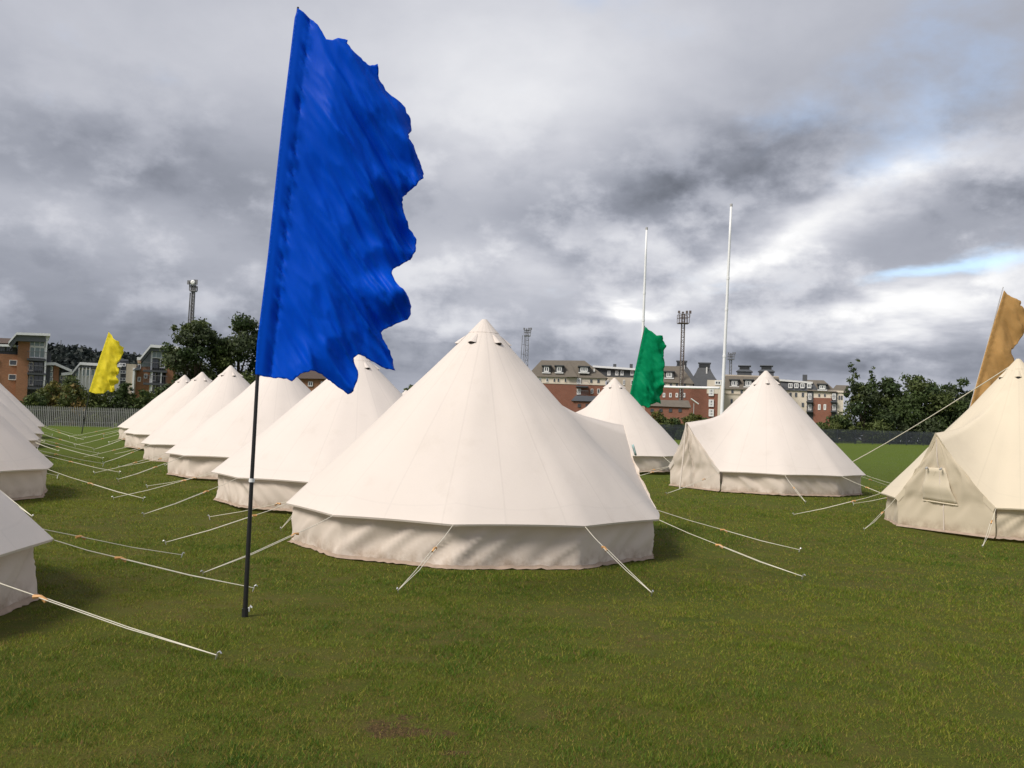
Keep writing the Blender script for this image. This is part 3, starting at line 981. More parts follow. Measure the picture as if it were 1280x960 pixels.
fb, pole = make_flag('tall ragged blue flag on a black pole, nearest and largest of the flags', (-2.103, 7.6), 0.2443, [(0, -.03), (0, .49), (.001, 1.012), (.007, 1.944), (.063, 2.932), (.126, 4.084), (.189, 5.057)], blue_ol, BLUE, 3, 0.020, BLACKP, 0.105, 0.115, pr=0.021)
MB().tube([(0.0015, 0, 1.06), (0.002, 0, 1.09)], 0.0235, 12).build('joint_band', WHITEP, pole)
MB().tube([(0.0, 0, -0.05), (0.0, 0, 0.035)], 0.027, 10).build('foot_socket', BLACKP, pole)
make_flag('ragged yellow flag far off between the two rows of tents', (-22.2, 48), 0.1745, [(0, .35), (.134, 1.495), (.276, 2.499), (.66, 4.103), (1.043, 5.74)], yellow_ol, YELLOW, 5, 0.07, BLACKP, 0.15, 0.16, pr=0.024)
make_flag('ragged green flag rising behind the tent beside the white goal post', (4.413, 35.5), 0.0873, [(.01, .2), (.033, 1.823), (.072, 2.562), (.367, 4.147), (.634, 5.64)], green_ol, GREEN, 6, 0.06, BLACKP, 0.13, 0.16, pr=0.028)
make_flag('ragged ochre flag leaning behind the buff tent at the right edge', (10.285, 21.0), 0.1396, [(.006, .0), (.028, 1.106), (.137, 2.327), (.542, 3.753), (.942, 5.20)], brown_ol, OCHRE, 9, 0.045, GREYP, 0.12, 0.08, pr=0.024)
# white peg beside the foot of the blue flag's pole
fp = on_ground(311, 764)
pk = MB().tube([fp + Vector((0, 0, -0.1)), fp + Vector((0, 0, 0.03)), fp + Vector((0.012, 0, 0.045)), fp + Vector((0.024, 0, 0.03))], 0.008, 6).build('tent_peg', WHITEP)
tag(pk, "small white peg in the grass touching the blue flag pole's foot", 'peg')

# ------------------------------------------------------------------ rugby goal
G = thing('rugby_goal', 'white rugby goal with two tall uprights behind the tents', 'goal post', (0, 0, 0))
PR, PL = at(903, 500, 36.2), at(800.5, 500, 40.6)
gr, gl = gzf(PR.x, PR.y), gzf(PL.x, PL.y)
tr_, tl_ = at(914, 258, 36.2), at(808.3, 287, 40.6)
for (p, t, g0) in ((PR, tr_, gr), (PL, tl_, gl)):
    b0 = Vector((p.x, p.y, g0 - 0.05))
    q = Vector((p.x, p.y, p.z))
    top = Vector((t.x, t.y, t.z))
    dirv = (top - q)
    b0 = q - dirv * ((q.z - g0) / dirv.z)
    o = MB().tube([b0.lerp(top, i / 8) for i in range(9)], [0.075 - 0.030 * i / 8 for i in range(9)], 12).build('upright', WHITEP, G, True)
    MB().tube([top, top + Vector((0, 0, 0.10))], 0.055, 8).build('end_cap', GREYP, o)
    for k in (0.42, 0.6, 0.72):
        c_ = b0.lerp(top, k)
        MB().tube([c_ - dirv.normalized() * 0.05, c_ + dirv.normalized() * 0.05], 0.085 - 0.03 * k, 12).build('collar', WHITEP, o)
ca, cb_ = at(899, 485, 36.2), at(797, 482, 40.6)
MB().tube([ca, ca.lerp(cb_, 0.5) + Vector((0, 0, -0.02)), cb_], 0.052, 10).build('crossbar', WHITEP, G, True)


# ------------------------------------------------------------------ palisade fence
def fence(label, xa, ya, xb, yb, col, h=1.85, dens=0.155):
    R = thing('palisade_fence', label, 'fence', (xa, ya, 0))
    L = sqrt((xb - xa) ** 2 + (yb - ya) ** 2)
    ux, uy = (xb - xa) / L, (yb - ya) / L
    m = plain('galvanised_' + ('a' if col[0] > 0.2 else 'b'), col, 0.6, 0.3, var=0.25, scale=1.2)
    pal = MB()
    n = int(L / dens)
    for i in range(n):
        s = i * dens
        cx, cy = ux * s, uy * s
        zb = gzf(xa + cx, ya + cy)
        w2 = 0.043
        hh = h + rng.uniform(-0.02, 0.02)
        a = (cx - ux * w2, cy - uy * w2)
        b = (cx + ux * w2, cy + uy * w2)
        mid = (cx - uy * -0.022, cy + ux * -0.022)
        vs = [(a[0], a[1], zb + 0.05), (mid[0], mid[1], zb + 0.05), (b[0], b[1], zb + 0.05), (a[0], a[1], zb + hh - 0.12), (mid[0], mid[1], zb + hh), (b[0], b[1], zb + hh - 0.12)]
        pal.add(vs, [(0, 1, 4, 3), (1, 2, 5, 4)])
    po = pal.build('pale', m, R)
    po['kind'] = 'stuff'
    np_ = int(L / 2.75)
    for i in range(np_ + 1):
        s = min(L, i * 2.75)
        cx, cy = ux * s - uy * -0.08, uy * s + ux * 0.08
        zb = gzf(xa + cx, ya + cy)
        MB().box(cx - 0.05, cy - 0.03, zb - 0.1, cx + 0.05, cy + 0.06, zb + h - 0.1).build('post', m, R)
    for zr in (0.45, 1.45):
        pts = [Vector((ux * L * i / 12 - uy * -0.03, uy * L * i / 12 + ux * 0.04, zr + gzf(xa + ux * L * i / 12, ya + uy * L * i / 12))) for i in range(13)]
        MB().tube(pts, 0.03, 4).build('rail', m, R)
    return R


fence('pale grey palisade fence across the end of the field behind the left tents', -52, 80, -6, 90, (0.26, 0.26, 0.25))
fence('dark blue grey palisade fence along the field behind the right tents', 10, 104, 90, 134, (0.065, 0.075, 0.09))


# ------------------------------------------------------------------ trees and shrubs
def leaves_mesh(name, centres, radii, n, size, cols, seed, flat=0.8):
    """many leaf-sized quads spread through clump volumes"""
    r = np.random.default_rng(seed)
    centres = np.asarray(centres, float)
    radii = np.asarray(radii, float)
    wts = radii ** 2
    idx = r.choice(len(centres), n, p=wts / wts.sum())
    d = r.normal(size=(n, 3))
    d /= np.linalg.norm(d, axis=1)[:, None]
    rad = radii[idx] * (0.35 + 0.65 * r.random(n) ** 0.5) * (1 + 0.18 * r.normal(size=n))
    p = centres[idx] + d * rad[:, None] * np.array([1, 1, flat])
    a = r.normal(size=(n, 3))
    a /= np.linalg.norm(a, axis=1)[:, None]
    b = np.cross(a, d + 0.4 * r.normal(size=(n, 3)))
    b /= np.linalg.norm(b, axis=1)[:, None] + 1e-9
    sz = size * (0.6 + 0.8 * r.random(n))
    a *= sz[:, None]
    b *= (sz * 0.6)[:, None]
    v = np.stack([p - a, p + b * 0.9, p + a, p - b * 0.9], 1).reshape(-1, 3)
    me = bpy.data.meshes.new(name)
    me.vertices.add(4 * n)
    me.vertices.foreach_set('co', v.ravel())
    me.loops.add(4 * n)
    me.loops.foreach_set('vertex_index', np.arange(4 * n, dtype=np.int32))
    me.polygons.add(n)
    me.polygons.foreach_set('loop_start', np.arange(0, 4 * n, 4, dtype=np.int32))
    me.polygons.foreach_set('loop_total', np.full(n, 4, dtype=np.int32))
    cols = np.asarray(cols, float)
    cc = cols[r.integers(0, len(cols), len(centres))][idx] * (0.7 + 0.6 * r.random(n))[:, None]
    c4 = np.concatenate([np.repeat(cc, 4, 0), np.ones((4 * n, 1))], 1)
    at_ = me.attributes.new('tint', 'FLOAT_COLOR', 'POINT')
    at_.data.foreach_set('color', c4.astype(np.float32).ravel())
    me.materials.append(LEAF)
    me.update()
    me.validate()
    return me


DKG = [(0.064, 0.094, 0.030), (0.045, 0.070, 0.026), (0.092, 0.118, 0.036), (0.066, 0.086, 0.040)]
MIDG = [(0.080, 0.108, 0.032), (0.058, 0.088, 0.028), (0.100, 0.122, 0.034)]
AUT = [(0.160, 0.140, 0.032), (0.115, 0.125, 0.032), (0.075, 0.095, 0.027), (0.165, 0.115, 0.034)]


def tree(name, label, cat, x, y, h, wid, n, size, cols, seed, trunk_h=0.25, lobes=14, group=None, spike=0.0, shape=0.5, base=None, hk=1.0):
    zb = gzf(x, y) if base is None else base
    R = thing(name, label, cat, (x, y, zb), 0, group)
    r = random.Random(seed)
    th = h * trunk_h
    hc, h_full = h * hk, h
    tr = MB()
    cs, rs = [], []
    tr.tube([(0, 0, -0.2), (r.uniform(-.1, .1), 0, th), (r.uniform(-.2, .2) * wid * .2, 0, hc * 0.62), (r.uniform(-.2, .2) * wid * .2, 0, hc * 0.92)], [0.035 * h * 0.7, 0.03 * h * 0.6, 0.012 * h, 0.003 * h], 7)
    for i in range(lobes):
        k = (i + 0.5) / lobes
        zc = th + (h - th) * (0.06 + 0.90 * k)
        if shape < 0:                                    # a mass of foliage right down to the ground
            prof = max(0.22, (1 - k ** 2.4) ** 0.8)
            zc = hc * (0.04 + 0.90 * k)
        else:
            prof = max(0.18, sin(pi * min(0.98, (k * 0.86 + 0.14)) ** (0.75 + shape)))
        a = i * 2.4 + r.uniform(-.5, .5)
        rr = wid * 0.5 * prof * r.uniform(0.35, 0.78)
        c = Vector((rr * cos(a), rr * sin(a), zc + r.uniform(-.05, .05) * h))
        cs.append(c)
        rs.append(wid * r.uniform(0.15, 0.25) * (0.6 + 0.5 * prof))
        tr.tube([(0, 0, max(0.2, zc - 0.30 * h * (0.5 + 0.5 * prof))), c * 0.6 + Vector((0, 0, (zc - 0.10 * h) * 0.4)), c], [0.010 * h, 0.006 * h, 0.002 * h], 5)
    for i in range(int(lobes * 1.6)):                    # smaller outlying sprays break up the outline
        c = r.choice(cs[:lobes])
        d = Vector((r.gauss(0, 1), r.gauss(0, 1), r.gauss(0.3, 0.8))).normalized()
        q = c + d * wid * r.uniform(0.16, 0.27)
        q.z = min(q.z, h * 0.98)
        cs.append(q)
        rs.append(wid * r.uniform(0.05, 0.11))
    if spike:
        for i in range(7):
            f = i / 6
            cs.append(Vector((r.uniform(-.08, .08) * wid - 0.18 * wid, 0, h * (0.60 + 0.36 * f))))
            rs.append(wid * (0.10 - 0.06 * f))
            cs.append(Vector((r.uniform(-.05, .05) * wid + 0.04 * wid + 0.10 * wid * f, 0, h * (0.58 + 0.30 * f))))
            rs.append(wid * (0.085 - 0.05 * f))
    tr.build('trunk', BARK, R, True)
    me = leaves_mesh('crown', [tuple(c) for c in cs], rs, n, size, cols, seed)
    link('crown', me, R)
    return R


def foot(px, Y):
    p = at(px, 530, Y)
    return p.x, p.y


def height_at(px, py, Y):
    p = at(px, py, Y)
    return p.z - gzf(p.x, p.y)


GL = 'broad trees beyond the palisade fence'
x_, y_ = foot(243, 104)
tree('broadleaf_tree', 'dark leafy tree left of the pair beneath the tall lattice mast', 'tree', x_, y_, height_at(250, 402, 104), 7.4, 11000, 0.20, DKG, 31, 0.16, 16, GL)
x_, y_ = foot(296, 106)
tree('broadleaf_tree', 'dark leafy tree touching the lower hoist of the blue flag', 'tree', x_, y_, height_at(300, 402, 106), 7.6, 11000, 0.20, DKG, 32, 0.16, 16, GL)
GR = 'dark trees behind the right palisade fence'
x_, y_ = foot(1080, 138)
tree('broadleaf_tree', 'open topped tree with two bare leafy spires right of the apartment blocks', 'tree', x_, y_, height_at(1072, 446, 138), 8.6, 9000, 0.22, MIDG + DKG, 33, 0.05, 14, GR, spike=0.34, shape=-1, hk=0.70)
for (px, py, wd_, sd, lb) in ((1112, 474, 8.5, 34, 'dark tree joined to the right side of the spired tree'), (1150, 469, 10.5, 35, 'broadest and tallest dark tree left of the ochre flag'),
                              (1188, 476, 8.0, 36, 'round dark tree sloping down toward the buff tent'), (1211, 487, 5.5, 37, 'small dark tree right beside the ochre flag')):
    x_, y_ = foot(px, 140)
    tree('broadleaf_tree', lb, 'tree', x_, y_, height_at(px, py, 140), wd_, 9500, 0.24, DKG, sd, 0.05, 18, GR, shape=-1)
x_, y_ = foot(1052, 136)
tree('shrub', 'low green shrub at the foot of the spired tree', 'shrub', x_, y_, height_at(1052, 522, 136), 5.0, 3500, 0.18, MIDG, 38, 0.05, 12, 'shrubs behind the fences')
GS = 'shrubs behind the fences'
for (px, py, Y, wd_, cols, sd, lb) in (
        (62, 478, 96, 5.5, AUT, 41, 'yellowing autumn shrub below the brick tower block'), (92, 482, 94, 5.0, AUT, 42, 'orange tinged shrub left of the yellow flag'),
        (40, 492, 93, 3.6, MIDG, 43, 'small green shrub in front of the brick tower block'), (122, 489, 94, 4.5, MIDG, 44, 'green shrub directly behind the yellow flag'),
        (150, 480, 95, 3.6, DKG, 45, 'upright dark shrub right of the yellow flag'), (178, 490, 95, 4.6, MIDG, 46, 'green shrub below the balconies of the glazed house'),
        (205, 478, 98, 4.0, DKG, 47, 'dark shrub between the glazed house and the mast trees'), (84, 470, 104, 4.6, DKG, 48, 'dark shrub in front of the low butterfly roofs'),
        (822, 517, 116, 4.0, AUT, 49, 'brownish shrub under the low brick annexe'), (842, 524, 112, 3.6, MIDG, 50, 'green shrub left of the porch of the tent with the door pole'),
        (863, 516, 118, 3.6, AUT, 51, 'rusty green shrub at the foot of the leaning lamp'), (802, 520, 116, 3.6, DKG, 52, 'dark shrub behind the lower corner of the green flag'),
        (512, 477, 112, 3.4, DKG, 53, 'small dark tree top between the blue flag and the largest tent'), (1025, 528, 132, 4.5, MIDG, 54, 'green shrub below the brick end of the long apartment block'),
        (880, 522, 118, 3.2, MIDG, 55, 'green shrub hugging the brick wall with stacked windows'), (1000, 530, 132, 4.0, DKG, 56, 'dark shrub touching the slope of the tent with the door pole')):
    x_, y_ = foot(px, Y)
    tree('shrub', lb, 'shrub', x_, y_, height_at(px, py, Y), wd_, 3000, 0.16, cols, sd, 0.05, 12, GS, shape=-1)


# ------------------------------------------------------------------ buildings
GLASS = plain('window_glass', (0.05, 0.06, 0.07), 0.08, var=0.3, scale=0.8, spec=0.8)
GLASSG = plain('bay_glass', (0.20, 0.27, 0.26), 0.12, var=0.25, scale=0.6, spec=0.8)
FRAME = plain('window_frame_white', (0.78, 0.78, 0.77), 0.5)
BRICK_O = brick('brick_orange', (0.43, 0.20, 0.105))  # saturation lowered: slight distance haze is put into the brick colour
BRICK_R = brick('brick_red', (0.27, 0.100, 0.066))  # red toned down the same way, haze mixed into the base colour
RENDER_C = plain('render_cream', (0.67, 0.60, 0.50), 0.9, var=0.10, scale=0.7, spec=0.1)
RENDER_B = plain('render_beige', (0.48, 0.42, 0.34), 0.9, var=0.12, scale=0.7, spec=0.1)
RENDER_W = plain('render_white', (0.66, 0.66, 0.64), 0.85, var=0.10, scale=0.7, spec=0.1)
SLATE = plain('roof_slate', (0.060, 0.064, 0.070), 0.6, var=0.3, scale=2.0)
TILE = plain('roof_tile', (0.155, 0.135, 0.110), 0.85, var=0.22, scale=1.5, spec=0.2, bump=0.4)
TILE_B = plain('roof_tile_brown', (0.10, 0.075, 0.062), 0.85, var=0.22, scale=1.5, spec=0.2)
CLAD = plain('cladding_dark', (0.07, 0.075, 0.085), 0.6, var=0.2)
SOFF = plain('soffit_grey', (0.12, 0.13, 0.15), 0.7)
RUST = plain('mast_steel', (0.16, 0.13, 0.12), 0.7, 0.3, var=0.35, scale=1.0)
MASTG = plain('mast_grey', (0.20, 0.20, 0.21), 0.6, 0.4, var=0.25, scale=1.0)

_wm = {}


def window(parent, x, z, w_, h_, y=0.0, nx=2, nz=1, frame=FRAME, glass=GLASS, t=0.09, name='window'):
    """framed window: the frame stands proud of the wall, the pane lies inside it; alike windows share their meshes"""
    key = (round(w_, 2), round(h_, 2), nx, nz, frame.name, glass.name, t)
    if key not in _wm:
        f = MB()
        a, b = w_ / 2, h_ / 2
        f.box(-a, -0.10, -b, -a + t, 0.05, b).box(a - t, -0.10, -b, a, 0.05, b)
        f.box(-a + t, -0.10, b - t, a - t, 0.05, b).box(-a + t, -0.13, -b, a - t, 0.05, -b + t * 1.3)
        for i in range(1, nx):
            xx = -a + w_ * i / nx
            f.box(xx - t * .4, -0.09, -b + t * 1.3, xx + t * .4, 0.04, b - t)
        for i in range(1, nz):
            zz = -b + h_ * i / nz
            f.box(-a + t, -0.085, zz - t * .4, a - t, 0.035, zz + t * .4)
        p = MB().box(-a + t * .5, -0.04, -b + t * .5, a - t * .5, 0.02, b - t * .5)
        _wm[key] = (f.mesh('window_frame', frame), p.mesh('pane', glass))
    fm, pm = _wm[key]
    o = link(name, fm, parent, (x, y, z))
    link('pane', pm, o)
    return o


def balcony(parent, x0, x1, z, dep=1.3, rail=1.05, y=0.0, slab=CLAD, railm=MASTG):
    b = MB().box(x0, y - dep, z - 0.28, x1, y - 0.005, z).build('balcony', slab, parent)
    r = MB()
    r.box(x0, y - dep, z + rail - 0.07, x1, y - dep + 0.06, z + rail)
    r.box(x0, y - dep + 0.06, z + rail - 0.07, x0 + 0.06, y - 0.01, z + rail)
    r.box(x1 - 0.06, y - dep + 0.06, z + rail - 0.07, x1, y - 0.01, z + rail)
    k = int((x1 - x0) / 0.22)
    for i in range(k + 1):
        xx = x0 + 0.03 + (x1 - x0 - 0.06) * i / k
        r.box(xx - 0.012, y - dep + 0.01, z + 0.003, xx + 0.012, y - dep + 0.04, z + rail - 0.07)
    r.build('railing', railm, b)
    return b


class Site:
    """a facade surveyed from the photograph: px to metres in the plane of the facade"""
    def __init__(s, name, label, px, Y, group=None, cat='building'):
        p = at(px, 520, Y)
        s.Y, s.x0, s.z0 = Y, p.x, gzf(p.x, Y)
        th_ = atan2(p.x, p.y)
        s.e, s.nn, s.p = Vector((cos(th_), -sin(th_), 0)), Vector((sin(th_), cos(th_), 0)), Vector((p.x, Y, 0))
        s.R = thing(name, label, cat, (p.x, Y, s.z0), -th_, group)

    def __call__(s, px, py):
        d = at(px, py, 1.0) - EYE
        k = (s.p - EYE).dot(s.nn) / d.dot(s.nn)
        p = EYE + d * k
        return (p - s.p).dot(s.e), p.z - s.z0

    def box(s, name, px0, py0, px1, py1, m, y0=0.0, y1=10.0, to_ground=False):
        xa, za = s((px0), (py0 + py1) / 2)
        xb, _ = s(px1, (py0 + py1) / 2)
        z1 = s((px0 + px1) / 2, py0)[1]
        z0 = -0.3 if to_ground else s((px0 + px1) / 2, py1)[1]
        return MB().box(xa, y0, z0, xb, y1, z1).build(name, m, s.R)

    def win(s, px, py, wpx, hpx, y=0.0, parent=None, **k):
        x, z = s(px, py)
        sc = s.Y / F
        return window(parent or s.R, x, z, round(wpx * sc * 4) / 4 if wpx * sc > 1 else wpx * sc, hpx * sc, y, **k)

    def bal(s, px0, px1, py, dep=1.3, **k):
        xa, z = s(px0, py)
        xb, _ = s(px1, py)
        return balcony(s.R, xa, xb, z, dep, **k)

    def slab(s, name, pts, th, m, y0, y1, parent=None):
        """a roof slab following a bent line of pixels, th metres thick"""
        q = [s(*p) for p in pts]
        poly = [(x, z - th) for x, z in q] + [(x, z) for x, z in reversed(q)]
        return MB().prism(poly, y0, y1).build(name, m, parent or s.R)


GB = 'modern apartment houses beyond the left fence'
# -- brick block with a glazed stair tower (far left)
B = Site('apartment_block', 'orange brick apartment block with a glazed corner bay at the far left', 30, 132, GB)
B.box('wall', -60, 441, 21, 500, BRICK_O, 0.0, 10, True)
B.box('wall', 21, 421, 35.6, 500, BRICK_O, -0.9, 10, True)
B.box('upper_storey', -60, 431, 20.9, 441, CLAD, 0.5, 9.5)
for px in (-50, -36, -22, -8, 2, 12):
    B.win(px, 436, 8, 6.5, 0.5, nx=3, frame=CLAD)
B.slab('roof_fascia', [(-60, 427.5), (20.5, 431.2)], 0.32, WHITEP, -0.3, 9.8)
q0, q1, q2, q3 = B(-60, 427), B(20, 430), B(13, 420), B(-60, 417)
MB().add([(q0[0], -0.28, q0[1]), (q1[0], -0.28, q1[1] + .04), (q2[0], 5, q2[1]), (q3[0], 5, q3[1]), (q0[0], 9.8, q0[1]), (q1[0], 9.8, q1[1])], [(0, 1, 2, 3), (3, 2, 5, 4), (0, 3, 4), (1, 5, 2), (0, 4, 5, 1)]).build('roof', TILE_B, B.R)
B.slab('tower_roof', [(11, 428.5), (21, 417), (62.5, 418.5)], 0.34, WHITEP, -2.6, 9)
B.slab('tower_soffit', [(13, 430.5), (21.5, 420.2), (57, 421.6)], 0.8, SOFF, -2.0, 8.6)
B.box('bay_back', 35.8, 423, 56, 500, CLAD, 0.6, 9, True)
for (y0_, y1_, nz) in ((422.5, 434, 1), (434, 448, 1)):
    B.win(46.5, (y0_ + y1_) / 2, 18, (y1_ - y0_), -0.6, nx=3, nz=nz, glass=GLASSG, t=0.12)
for (yc, hh) in ((458, 12), (475.5, 13)):
    B.win(39, yc, 6, hh, 0.5, nx=1, t=0.16)
    B.win(48, yc, 10, hh, 0.5, nx=2, glass=GLASS, frame=CLAD)
for pyb in (448.5, 466, 484):
    B.bal(34, 57.5, pyb, 1.9)
MB().box(B(54.5, 470)[0], -1.7, 0, B(54.5, 470)[0] + 0.22, -1.48, B(54.5, 423)[1]).build('column', WHITEP, B.R)
for (px, py) in ((16.5, 453.5), (15.5, 471.5), (-6, 452.8), (-7, 470.7), (-30, 452), (-30, 470)):
    B.win(px, py, 8.5, 7.0, 0.0, nx=1, t=0.075)
B.box('annexe', 57, 441, 63, 500, CLAD, 2.0, 8, True)

# -- low houses with butterfly roofs
B = Site('terrace_house', 'low house with a white edged roof sloping down beside the brick tower', 70, 136, GB)
B.box('wall', 66, 457, 73, 500, BRICK_O, 0, 8, True)
B.box('glazed_strip', 62, 456, 66, 500, CLAD, 0.1, 8, True)
for py in (461, 468, 475):
    B.win(64, py, 3.6, 6, 0.1, nx=1, glass=GLASSG)
B.box('wall', 73, 462, 88, 500, SOFF, 0.8, 8, True)
B.slab('roof', [(57.5, 453.5), (69, 453.2), (90, 462.5)], 0.4, WHITEP, -0.9, 8.6)
for px in (77, 82):
    B.win(px, 472, 4, 6, 0.8, nx=1)
B = Site('terrace_house', 'low white house with a kinked roof half hidden by the yellow flag', 110, 138, GB)
for a_, b_ in ((93, 100), ):
    B.box('wall', a_, 460, b_, 500, RENDER_W, 0.2, 8, True)
B.box('wall', 100, 456.5, 150, 500, RENDER_W, 0, 8, True)
B.slab('roof', [(77, 466.3), (90, 465.2), (100, 453), (152, 456)], 0.4, WHITEP, -0.9, 8.6)
B.slab('soffit', [(91, 467.5), (100.5, 455.6), (150, 458.6)], 0.5, SOFF, -0.5, 8.2)
for px in (97, 104, 110, 116):
    B.win(px, 466, 4.6, 9, 0.0 if px > 100 else 0.2, nx=1, glass=GLASSG)
for px in (98.5, 103, 107.5, 112):
    x, z = B(px, 470)
    MB().tube([(x, -1.2, 0), (x, -1.2, z + 1.2)], 0.07, 6).build('post', WHITEP, B.R)
for px in (138, 146):
    B.win(px, 466, 6, 6, 0, nx=2)
B = Site('apartment_block', 'dark clad link block between the yellow flag and the beige gable', 152, 142, GB)
B.box('wall', 146, 451, 160, 500, CLAD, 0, 8, True)
for py in (456, 465, 474, 484):
    B.win(153, py, 9, 4, 0, nx=2)
B.box('parapet', 145.5, 449, 160.5, 451, SOFF, -0.1, 8.1)

# -- glazed house left of the mast trees
B = Site('apartment_block', 'brick apartment house with a glazed gable bay and balconies left of the mast trees', 190, 128, GB)
B.box('wall', 157, 455, 169.5, 500, RENDER_B, 0, 8, True)
B.box('wall', 169.5, 457, 189, 500, BRICK_O, 0.6, 8, True)
B.box('wall', 207.5, 436, 219, 500, BRICK_O, -0.4, 8, True)
B.box('side_wing', 219, 443, 229, 500, CLAD, 0.8, 8, True)
for py in (450, 458, 467):
    B.win(224, py, 8, 5, 0.8, nx=2)
B.slab('roof', [(171.5, 447.2), (175.5, 447.4), (188.5, 431.6), (224, 434.2)], 0.38, WHITEP, -1.6, 8.6)
B.slab('soffit', [(177, 449.5), (189, 435), (222, 437.2)], 0.45, SOFF, -1.2, 8.2)
qa, qb, qc, qd = B(177, 451), B(189.2, 437), B(189.2, 458), B(177, 458)
MB().prism([qd, qc, qb, qa], 0.55, 7.5).build('gable_glazing', GLASSG, B.R)
x, z = B(189.4, 448)
MB().box(x - 0.1, -0.45, 0, x + 0.12, -0.2, B(189.4, 436)[1]).build('column', WHITEP, B.R)
B.box('bay_back', 190, 437, 207.4, 500, CLAD, 0.4, 7.8, True)
B.win(198.5, 442.5, 17, 11.5, -0.4, nx=3, glass=GLASSG)
B.win(194, 454.5, 8, 12, -0.3, nx=2, frame=CLAD)
B.win(203, 454.5, 6.4, 12, -0.3, nx=2, t=0.14)
for yc in (470, 486):
    B.win(192.5, yc, 4.5, 13, 0.3, nx=1)
    B.win(200.5, yc, 8, 13, 0.3, nx=2, frame=CLAD)
for pyb in (462.5, 478.5):
    B.bal(179, 208.5, pyb, 1.7)
for px in (189.5, 201):
    x, z = B(px, 478)
    MB().box(x - 0.08, -1.55, 0, x + 0.08, -1.4, B(px, 462)[1] - 0.3).build('column', WHITEP, B.R)
for (px, py) in ((174, 458), (174, 474), (182, 470)):
    B.win(px, py, 4, 6, 0.6, nx=1)
x, z = B(167.5, 460)
MB().box(x - 0.12, -0.25, 0, x + 0.12, -0.01, z).build('downpipe', WHITEP, B.R)
xa, za = B(166, 463)
MB().prism([(xa, za), (xa + 1.0, za + 0.1), (xa + 0.6, za + 0.55)], -0.3, 1).build('canopy', SOFF, B.R)

# -- brick house glimpsed under the blue flag
B = Site('brick_house', 'brown brick house glimpsed under the lower edge of the blue flag', 395, 120, GB)
B.box('wall', 360, 473.5, 430, 500, BRICK_O, 0, 8, True)
q0, q1, q2, q3 = B(358, 473), B(432, 474), B(422, 461), B(368, 460)
MB().add([(q0[0], -0.4, q0[1]), (q1[0], -0.4, q1[1]), (q2[0], 4, q2[1]), (q3[0], 4, q3[1]), (q0[0], 8.4, q0[1]), (q1[0], 8.4, q1[1])], [(0, 1, 2, 3), (3, 2, 5, 4), (0, 3, 4), (1, 5, 2), (0, 4, 5, 1)]).build('roof', TILE_B, B.R)
for px in (372, 388, 404, 420):
    B.win(px, 480, 6, 6, 0, nx=2)


# -- old brewery apartments on the right: mansard roofs, cream upper walls, red brick below
GA = 'mansard roofed apartment blocks on the right skyline'


def mansard(B, name, p_eave_l, p_eave_r, p_ridge_l, p_ridge_r, m, dep=12.0, lean=3.0, over=0.35, mid=None):
    a, b_, c, d = B(*p_eave_l), B(*p_eave_r), B(*p_ridge_r), B(*p_ridge_l)
    v = [(a[0], -over, a[1]), (b_[0], -over, b_[1]), (c[0], lean, c[1]), (d[0], lean, d[1]), (a[0], dep + over, a[1]), (b_[0], dep + over, b_[1]), (c[0], dep - lean, c[1]), (d[0], dep - lean, d[1])]
    return MB().add(v, [(0, 1, 2, 3), (5, 4, 7, 6), (3, 2, 6, 7), (0, 3, 7, 4), (1, 5, 6, 2), (0, 4, 5, 1)]).build(name, m, B.R)


def dormer(B, px, py, wpx, hpx, y, dark=SLATE, sill=True, nx=2, roof=SLATE):
    x, z = B(px, py)
    sc = B.Y / F
    w2, h2 = wpx * sc / 2, hpx * sc / 2
    o = MB().box(x - w2 - 0.35, y, z - h2 - 0.1, x + w2 + 0.35, y + 3.5, z + h2 + 0.12).build('dormer', dark, B.R)
    MB().box(x - w2 - 0.55, y - 0.35, z + h2 + 0.124, x + w2 + 0.55, y + 3.4, z + h2 + 0.34).build('dormer_roof', roof, o)
    if sill:
        MB().box(x - w2 - 0.4, y - 0.3, z - h2 - 0.32, x + w2 + 0.4, y - 0.005, z - h2 - 0.105).build('sill', FRAME, o)
    window(o, x, z, 2 * w2, 2 * h2, y - 0.02, nx=nx, t=0.17)
    return o


# block A
A = Site('apartment_block', 'hipped mansard apartment block just right of the largest tent', 710, 196, GA)
A.box('upper_wall', 662, 471.5, 757, 479.5, RENDER_C, 0.0, 13)
A.box('brick_wall', 662, 479.6, 757, 520, BRICK_R, -0.12, 13, True)
mansard(A, 'roof', (658, 470.5), (760, 473), (676, 448.5), (731, 449), TILE, 13, 4.2)
q = [A(711, 449.5), A(706, 471.5), A(722, 471.5)]
MB().add([(q[0][0], 3.9, q[0][1] + .12), (q[1][0], -1.0, q[1][1]), (q[2][0], -1.0, q[2][1])], [(0, 1, 2)]).build('roof_hip', TILE, A.R)
for px in (683, 699):
    dormer(A, px, 461.5, 6.0, 6.5, 0.4)
dormer(A, 730, 462, 9, 5.5, 0.2, nx=4)
o = MB().box(A(742, 463)[0], 0.9, A(742, 464.5)[1], A(743.6, 463)[0], 1.1, A(742, 460.5)[1]).build('skylight', FRAME, A.R)
for px in (693, 698, 707):
    A.win(px, 475.5, 3.2, 5.5, 0, nx=1, frame=RENDER_C)
for px in (739, 748):
    A.win(px, 476.3, 2.8, 4.2, 0, nx=1, frame=SOFF)
for px in (665, 675, 684):
    A.win(px, 475, 3, 5, 0, nx=1)
for py in (476.5, 489.5):
    A.win(723.5, py, 5, 7.5, -0.14, nx=2, t=0.2)
A.bal(720, 735, 482.5, 1.6)
A.bal(720, 735, 494.5, 1.6)
for px in (740, 748):
    A.win(px, 489, 3, 6, -0.13, nx=1)
A.box('string_course', 661.5, 479, 757.4, 480.2, RENDER_C, -0.22, -0.125)

